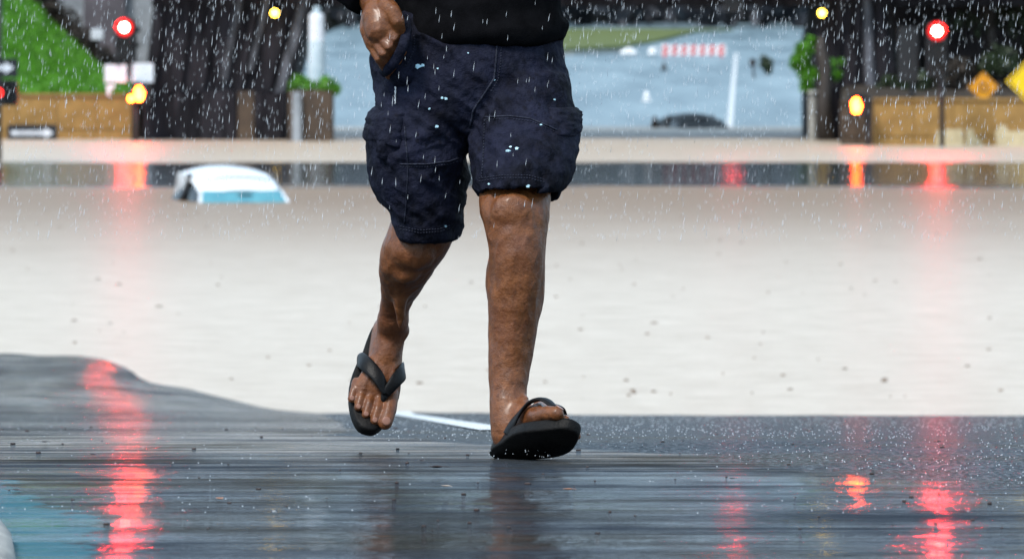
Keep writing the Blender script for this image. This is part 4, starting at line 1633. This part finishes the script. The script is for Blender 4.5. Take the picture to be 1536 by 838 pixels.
# ------------------------------------------------------------------ shorts
sh_ = MB()
sh_.loft([ring(574, 838, 20, 12.27, .135), ring(562, 843, 48, 12.26, .14), ring(556, 849, 86, 12.255, .145), ring(560, 853, 113, 12.25, .145), ring(564, 855, 141, 12.25, .14), ring(566, 855, 168, 12.25, .13), ring(575, 848, 195, 12.25, .11), ring(640, 770, 212, 12.25, .05)])
SR = [(120, 566, 715, 12.25, .12, 0), (168, 565, 712, 12.245, .122, 0), (200, 558, 707, 12.24, .122, 0), (236, 560, 701, 12.24, .118, -.004), (272, 564, 698, 12.25, .112, -.008), (300, 574, 695, 12.255, .105, -.011), (325, 588, 691, 12.26, .099, -.012), (349, 594, 686, 12.265, .094, -.013)]
SL = [(110, 705, 853, 12.24, .12, 0), (150, 704, 858, 12.22, .124, 0), (190, 705, 860, 12.185, .124, .003), (225, 707, 858, 12.15, .121, .006), (255, 709, 852, 12.115, .117, .010), (278, 712, 844, 12.095, .113, .014), (292, 714, 840, 12.085, .110, .018)]
SEC = {}
for key, st in (('R', SR), ('L', SL)):
    rg = [ring(a, b_, y, d, r, 40, 2.15, tl) for y, a, b_, d, r, tl in st]
    y, a, b_, d, r, tl = st[-1]
    rg.append(ring(a + 5.5, b_ - 5.5, y + 1, d, r - .0075, 40, 2.15, tl))
    yi = y - 34
    ai, bi, di, ri, ti = [float(np.interp(yi, [q[0] for q in st], [q[k] for q in st])) for k in (1, 2, 3, 4, 5)]
    rg.append(ring(ai + 8, bi - 8, yi, di, ri - .011, 40, 2.15, ti))
    sh_.loft(rg)
# pushed-out pocket over the hidden fingers
sh_.ell(P(603, 92, 12.145), (.034, .034, .05))
shorts = voxel_union(sh_, 'shorts', 'navy_cotton', .0035, 3, person)


def folds(p):
    v = 0
    # folds fanning out from the crotch and across the hip
    q = Vector((p.x - PX(705, HD), p.y, p.z - PZ(205, HD)))
    ang = math.atan2(q.z, q.x)
    rad = math.hypot(q.x, q.z)
    v += .0075 * (1 - abs(noise.noise(Vector((ang * 3.6, rad * 3, 1.7)))) * 2.2) * min(1, rad * 7) * max(0, 1 - rad / .30)
    k = p.x * .8 + p.z
    v += .0062 * (1 - 2.0 * abs(noise.noise(Vector((k * 17, (p.x - p.z * .5) * 5, p.y * 6 + 9)))))
    v += .0026 * noise.noise(Vector((p.x * 26, p.y * 26, p.z * 20)))
    k2 = -p.x * .7 + p.z
    low = max(0, min(1, (PZ(150, HD) - p.z) / .08))
    v += .0052 * low * (1 - 2.2 * abs(noise.noise(Vector((k2 * 14, p.x * 5 + 4, p.y * 7)))))
    v += .0012 * noise.noise(p * 75)
    v += .0032 * (.6 - abs(noise.noise(Vector((k * 34, (p.x - p.z) * 8, p.y * 12 + 3)))) * 2.4)
    return v - .003


displace(shorts, folds)

dg = bpy.context.evaluated_depsgraph_get()
dg.update()
bvs = BVHTree.FromPolygons([v.co.copy() for v in shorts.data.vertices], [tuple(p.vertices) for p in shorts.data.polygons])


def on_shorts(px, py, bv=None):
    """front surface point and normal of the shorts behind a photo point"""
    o = Vector((0, 0, CZ))
    r = (P(px, py, 10) - o).normalized()
    h = (bv or bvs).ray_cast(o, r)
    if h[0] is None:
        return None, None
    return h[0], (h[1] if h[1].y < 0 else -h[1])


def stitched(path, r=.0016, name='seam', gap=False, off=.0006):
    pts = []
    for i in range(len(path) - 1):
        a, b_ = Vector(path[i]), Vector(path[i + 1])
        k = max(2, int((b_ - a).length / 4))
        for q in range(k):
            p = a.lerp(b_, q / k)
            h, n_ = on_shorts(p.x, p.y)
            if h:
                pts.append(h + n_ * off)
    if len(pts) > 3:
        mb = MB()
        if gap:
            for i in range(0, len(pts) - 1, 1):
                mb.tube([pts[i].lerp(pts[i + 1], .1), pts[i].lerp(pts[i + 1], .7)], r, 5)
        else:
            mb.tube(pts, r, 6)
        mb.build(name, 'thread', shorts, True)


# seams: fly, yokes, side panels, hems
stitched([(745, 66), (744, 92), (741, 118), (727, 140), (710, 165), (704, 195)], .0022)
stitched([(752, 66), (751, 95), (747, 120), (733, 142)], .0012, gap=True)
stitched([(600, 246), (640, 246), (674, 242), (692, 236)], .0018)
stitched([(600, 250), (640, 250), (674, 246), (692, 240)], .0011, gap=True)
stitched([(726, 176), (765, 174), (795, 178), (825, 190), (845, 200)], .0018)
stitched([(726, 180), (765, 178), (795, 182), (825, 194), (845, 204)], .0011, gap=True)
stitched([(727, 180), (726, 215), (724, 250), (722, 272)], .0016, gap=True)
stitched([(600, 343), (630, 349), (660, 347), (684, 338)], .0012, gap=True)
stitched([(600, 339), (630, 345), (660, 343), (684, 334)], .0012, gap=True)
stitched([(718, 268), (752, 263), (793, 263), (822, 271)], .0012, gap=True)
stitched([(718, 272), (752, 267), (793, 267), (822, 275)], .0012, gap=True)
stitched([(607, 190), (612, 250), (609, 310), (606, 340)], .0016)
stitched([(606, 100), (614, 92), (620, 76), (622, 60), (620, 48)], .0013, gap=True)
# thick lip of the hand pocket
lip = MB()
pl = []
for px, py, d in ((604, 34, 12.12), (605, 46, 12.085), (602, 58, 12.070), (598, 70, 12.070), (592, 82, 12.076), (585, 93, 12.086), (577, 101, 12.105), (571, 104, 12.13)):
    pl.append(P(px, py, d))
rg = []
for i, p in enumerate(pl):
    tg = (pl[min(i + 1, len(pl) - 1)] - pl[max(0, i - 1)]).normalized()
    nr = Vector((-.3, -1, .1))
    nr = (nr - tg * nr.dot(tg)).normalized()
    ac = tg.cross(nr).normalized()
    if ac.x < 0:
        ac = -ac
    rg.append([p + ac * (.007 + .010 * math.cos(PER * k / 12)) + nr * (.006 * math.sin(PER * k / 12) - .010 * (0.5 + .5 * math.cos(PER * k / 12)) * 0.6) for k in range(12)])
o = lip.loft(rg).build('pocket_lip', 'navy_cotton', shorts, True)
fix_normals(o)


# cargo pockets with flaps
def cargo(st, a0, a1, y0, y1, th, name, drop=0.0, seed=1, taper=0.0, nu=26, nv=26):
    ysr = [s[0] for s in st]
    vs, fs = [], []
    inner = []
    for j in range(nv + 1):
        v = j / nv
        for i in range(nu + 1):
            u = i / nu
            ang = math.radians(a0 + (a1 - a0) * u)
            yt = y0 + drop * u
            yb = y1 + drop * u
            py = yt + (yb - yt) * v
            L = np.interp(py, ysr, [s[1] for s in st]); R_ = np.interp(py, ysr, [s[2] for s in st])
            d = np.interp(py, ysr, [s[3] for s in st]); ry = np.interp(py, ysr, [s[4] for s in st])
            x0_, x1_ = PX(L, d), PX(R_, d)
            cx, rx = (x0_ + x1_) / 2, (x1_ - x0_) / 2
            edge = min(u, 1 - u, v, 1 - v)
            t_ = th * (1 - math.exp(-edge * 16)) + .002
            t_ += .004 * noise.noise(Vector((u * 5 + seed, v * 6, seed))) + .003 * noise.noise(Vector((u * 11, v * 12 + seed, 2)))
            t_ -= .003 * math.exp(-((v - .10) / .03) ** 2)
            n_ = Vector((math.cos(ang), -math.sin(ang), 0))
            b_ = Vector((cx + rx * math.cos(ang), d - ry * math.sin(ang), PZ(py, d)))
            vs.append(b_ + n_ * (t_ + .002))
            inner.append(b_ - n_ * .008)
    n1 = len(vs)
    w_ = nu + 1
    for j in range(nv):
        for i in range(nu):
            a = j * w_ + i
            fs.append((a, a + 1, a + w_ + 1, a + w_))
    vs += inner
    fs += [tuple(k + n1 for k in reversed(f_)) for f_ in fs[:]]
    rim = list(range(w_)) + [j * w_ + nu for j in range(1, nv + 1)] + [nv * w_ + i for i in range(nu - 1, -1, -1)] + [j * w_ for j in range(nv - 1, 0, -1)]
    for i in range(len(rim)):
        a, b_ = rim[i], rim[(i + 1) % len(rim)]
        fs.append((a, b_, b_ + n1, a + n1))
    o = MB().add(vs, fs).build(name, 'navy_cotton', shorts, True)
    fix_normals(o)
    return o


cargo(SR, 118, 225, 178, 318, .010, 'cargo_pocket', -12, 1)
cargo(SR, 113, 228, 168, 222, .015, 'pocket_flap', -14, 4)
cargo(SL, 62, -45, 176, 288, .010, 'cargo_pocket', -4, 7)
cargo(SL, 58, -48, 160, 206, .014, 'pocket_flap', 0, 9)
# button strap down the pocket
cargo(SR, 126, 140, 206, 240, .019, 'pocket_tab', 0, 3, nu=8, nv=8)

# paint specks and a white drawcord tip
rs = np.random.default_rng(5)
for px, py, r in ((628, 100, .0065), (634, 99, .004), (624, 101, .003), (762, 227, .0055), (776, 223, .004), (766, 221, .0025), (655, 190, .0035), (657, 103, .002), (663, 147, .003), (669, 148, .0035), (811, 188, .0025),
                  (831, 150, .0025), (644, 163, .0025), (734, 276, .0025), (792, 279, .004), (741, 120, .002), (702, 80, .002), (668, 339, .003)):
    h, n_ = on_shorts(px, py)
    if not h:
        continue
    a = n_.cross(Vector((0, 0, 1))).normalized()
    b_ = a.cross(n_)
    pts = [h + n_ * .0022 + (a * math.cos(t_) + b_ * math.sin(t_) * .8) * r * (.65 + .6 * rs.random()) for t_ in [PER * k / 11 for k in range(11)]]
    base = [p - n_ * .004 for p in pts]
    MB().add(pts + base, [list(range(11))] + [(i, (i + 1) % 11, (i + 1) % 11 + 11, i + 11) for i in range(11)]).build('paint_spot', 'paint_spot', shorts)
pts = []
for py in range(129, 157, 3):
    h, n_ = on_shorts(594 + .6 * math.sin(py), py)
    if h:
        pts.append(h + n_ * .002)
if len(pts) > 2:
    MB().tube(pts, [.0012 + .0008 * (i % 2) for i in range(len(pts))], 6).build('cord', 'label_white', shorts, True)

# ------------------------------------------------------------------ black top
hd_ = MB()
hd_.loft([ring(597, 846, 58, 12.265, .150, 40, 2.2, -.014), ring(592, 850, 46, 12.265, .160, 40, 2.2, -.01), ring(588, 848, 34, 12.265, .158, 40), ring(592, 842, 15, 12.265, .150, 40), ring(594, 840, -10, 12.27, .145, 40)] + [
    [Vector((p.x, p.y, p.z)) for p in hring(h, rx, ry, 0, 0, 40)] for h, rx, ry in ((1.05, .18, .135), (1.2, .20, .14), (1.36, .215, .13), (1.44, .18, .105), (1.50, .095, .085), (1.545, .085, .08))])
hd_.ell(P(842, 38, 12.26), (.016, .05, .015))
cuff = P(563, 13, 12.13)
hd_.tube([Vector((CX - .17, HD + .03, GZ + 1.42)), sh.lerp(el, .5), el, el.lerp(wr, .45), el.lerp(wr, .82), el.lerp(wr, .93)], [.085, .078, .072, .068, .052, .044], 20)
hd_.tube([Vector((CX + .17, HD + .03, GZ + 1.42)), sh2.lerp(el2, .5), el2, el2.lerp(wr2, .5), wr2], [.085, .078, .068, .06, .04], 20)
# hood lying on the shoulders
hd_.caps([Vector((CX - .10, HD + .02, GZ + 1.50)), Vector((CX - .06, HD + .12, GZ + 1.50)), Vector((CX + .06, HD + .12, GZ + 1.50)), Vector((CX + .10, HD + .02, GZ + 1.50))], [.035, .05, .05, .035])
hoodie = voxel_union(hd_, 'hooded_top', 'hoodie', .006, 3, person)
displace(hoodie, lambda p: .006 * (1 - 2 * abs(noise.noise(Vector((p.x * 7, p.y * 7, p.z * 16))))) + .002 * noise.noise(p * 40))

# ------------------------------------------------------------------ rain, splashes, debris
rs = np.random.default_rng(99)


def drops(n, gen, elong, name, label):
    vs, fs = [], []
    for i in range(n):
        p, r = gen()
        L = r * elong * (0.7 + .6 * rs.random())
        sl = Vector((.10 + .05 * rs.normal(), .0, 1)).normalized()
        u = Vector((1, 0, -sl.x)).normalized()
        k = len(vs)
        ring_ = [p + u * r, p + Vector((0, r, 0)), p - u * r, p - Vector((0, r, 0))]
        vs += [p - sl * L * .4] + ring_ + [p + sl * L]
        for q in range(4):
            fs.append((k, k + 1 + (q + 1) % 4, k + 1 + q))
            fs.append((k + 5, k + 1 + q, k + 1 + (q + 1) % 4))
    o = mesh_obj(name, vs, fs, 'rain_water', smooth=True)
    return tag(o, label, 'rain', kind='stuff')


def g_rain():
    d = 11.6 + 8.5 * rs.random()
    px = -150 + 1840 * rs.random()
    py = -120 + 480 * rs.random() ** 1.3
    return P(px, py, d), (.0004 + .00045 * rs.random())


drops(10000, g_rain, 17.0, 'rain', 'falling rain drops streaking down in front of the underpass')


def g_splash():
    while True:
        d = 10.2 + 24 * rs.random() ** 1.8
        x = PX(-50 + 1640 * rs.random(), d)
        if (film_at(x, d) < .6 or rs.random() < .15) and not (-.15 < x < .25 and d < 12.4):
            return Vector((x, d, road_z(x, d) + .004 + .012 * rs.random() ** 2)), .0007 + .0008 * rs.random() + .00004 * d


drops(3000, g_splash, 1.2, 'rain_splash', 'tiny rain splashes dancing on the wet road')
# crown of water thrown up by the planted heel
vs0 = P(785, 688, 11.85)


def g_heel():
    a = rs.random() * PER
    return vs0 + Vector((.05 * rs.normal(), .03 * rs.normal(), .004 + abs(rs.normal()) * .008)), .0006 + .0006 * rs.random()


drops(22, g_heel, 2.5, 'heel_splash', 'water drops thrown up under the planted heel')

# bits of bark and leaf drifting on the flood
fv, ff = [], []
for i in range(170):
    d = 38 + 42 * rs.random() ** 1.5
    x = PX(-60 + 1660 * rs.random(), d)
    if d < edge_d(x) + 1.5:
        continue
    r = .005 + .013 * rs.random() ** 2
    m_ = MB().ell((x, d, .004), (r * (1 + rs.random()), r * 2.5, .006), None, 7, 4)
    k = len(fv)
    fv += m_.v
    ff += [tuple(q + k for q in f_) for f_ in m_.f]
tag(mesh_obj('floating_debris', fv, ff, 'leaf_brown'), 'specks of brown debris drifting on the flood water', 'debris', kind='stuff')

# grit on the road
gv, gf = [], []
for i in range(130):
    d = 9.8 + 9 * rs.random() ** 1.6
    x = PX(-40 + 1620 * rs.random(), d)
    p = Vector((x, d, road_z(x, d)))
    r = .0014 + .0026 * rs.random() ** 2
    m_ = MB().ell(p + Vector((0, 0, r * .4)), (r * (1 + rs.random()), r, r), None, 6, 4)
    k = len(gv)
    gv += m_.v
    gf += [tuple(q + k for q in f_) for f_ in m_.f]
tag(mesh_obj('road_grit', gv, gf, 'leaf_dark'), 'scattered dark grit lying on the wet road', 'grit', kind='stuff')


def leaf(px, py, L, material, label, rot):
    d = .88 * F / (py - HY)
    c = P(px, py, d)
    c.z = road_z(c.x, d) + .004
    vs, fs = [], []
    n_ = 8
    for i in range(n_ + 1):
        t_ = i / n_
        w_ = .30 * L * math.sin(math.pi * t_) ** .8 + .001
        yv = (t_ - .5) * L
        zz = .10 * L * (2 * t_ - 1) ** 2
        for s_ in (-1, 0, 1):
            vs.append((s_ * w_, yv, zz + (.12 * L * math.sin(math.pi * t_) if s_ else 0)))
    for i in range(n_):
        for q in range(2):
            a = i * 3 + q
            fs.append((a, a + 1, a + 4, a + 3))
    R_ = Matrix.Rotation(rot, 3, 'Z')
    o = mesh_obj('fallen_leaf', [c + R_ @ Vector(v) for v in vs], fs, material, smooth=True)
    st = MB().tube([c + R_ @ Vector((0, -.5 * L, .1 * L)), c + R_ @ Vector((.05 * L, -.75 * L, .05 * L))], L * .02, 5).build('stalk', material, o)
    return tag(o, label, 'leaf', 'fallen leaves on the wet road')


leaf(668, 755, .020, 'leaf_pale', 'pale fallen leaf on the wet road below the lifted foot', .9)
leaf(852, 761, .020, 'leaf_orange', 'orange fallen leaf on the wet road below the planted foot', 1.4)
leaf(329, 778, .022, 'leaf_orange', 'reddish fallen leaf right of the red reflection', .3)
leaf(632, 700, .022, 'leaf_dark', 'dark curled leaf scrap between the two feet', .1)
leaf(655, 716, .030, 'leaf_dark', 'long dark leaf scrap lying between the two feet', 1.5)
leaf(1098, 740, .018, 'leaf_dark', 'small dark leaf beside the smooth water film edge', .8)
leaf(67, 633, .018, 'leaf_dark', 'small dark leaf on the streaming road left of the reflection', 1.2)
leaf(140, 683, .020, 'leaf_dark', 'small dark leaf touching the red reflection', 1.0)
leaf(24, 762, .022, 'leaf_dark', 'dark leaf floating on the sky-tinted puddle by the kerb', .6)
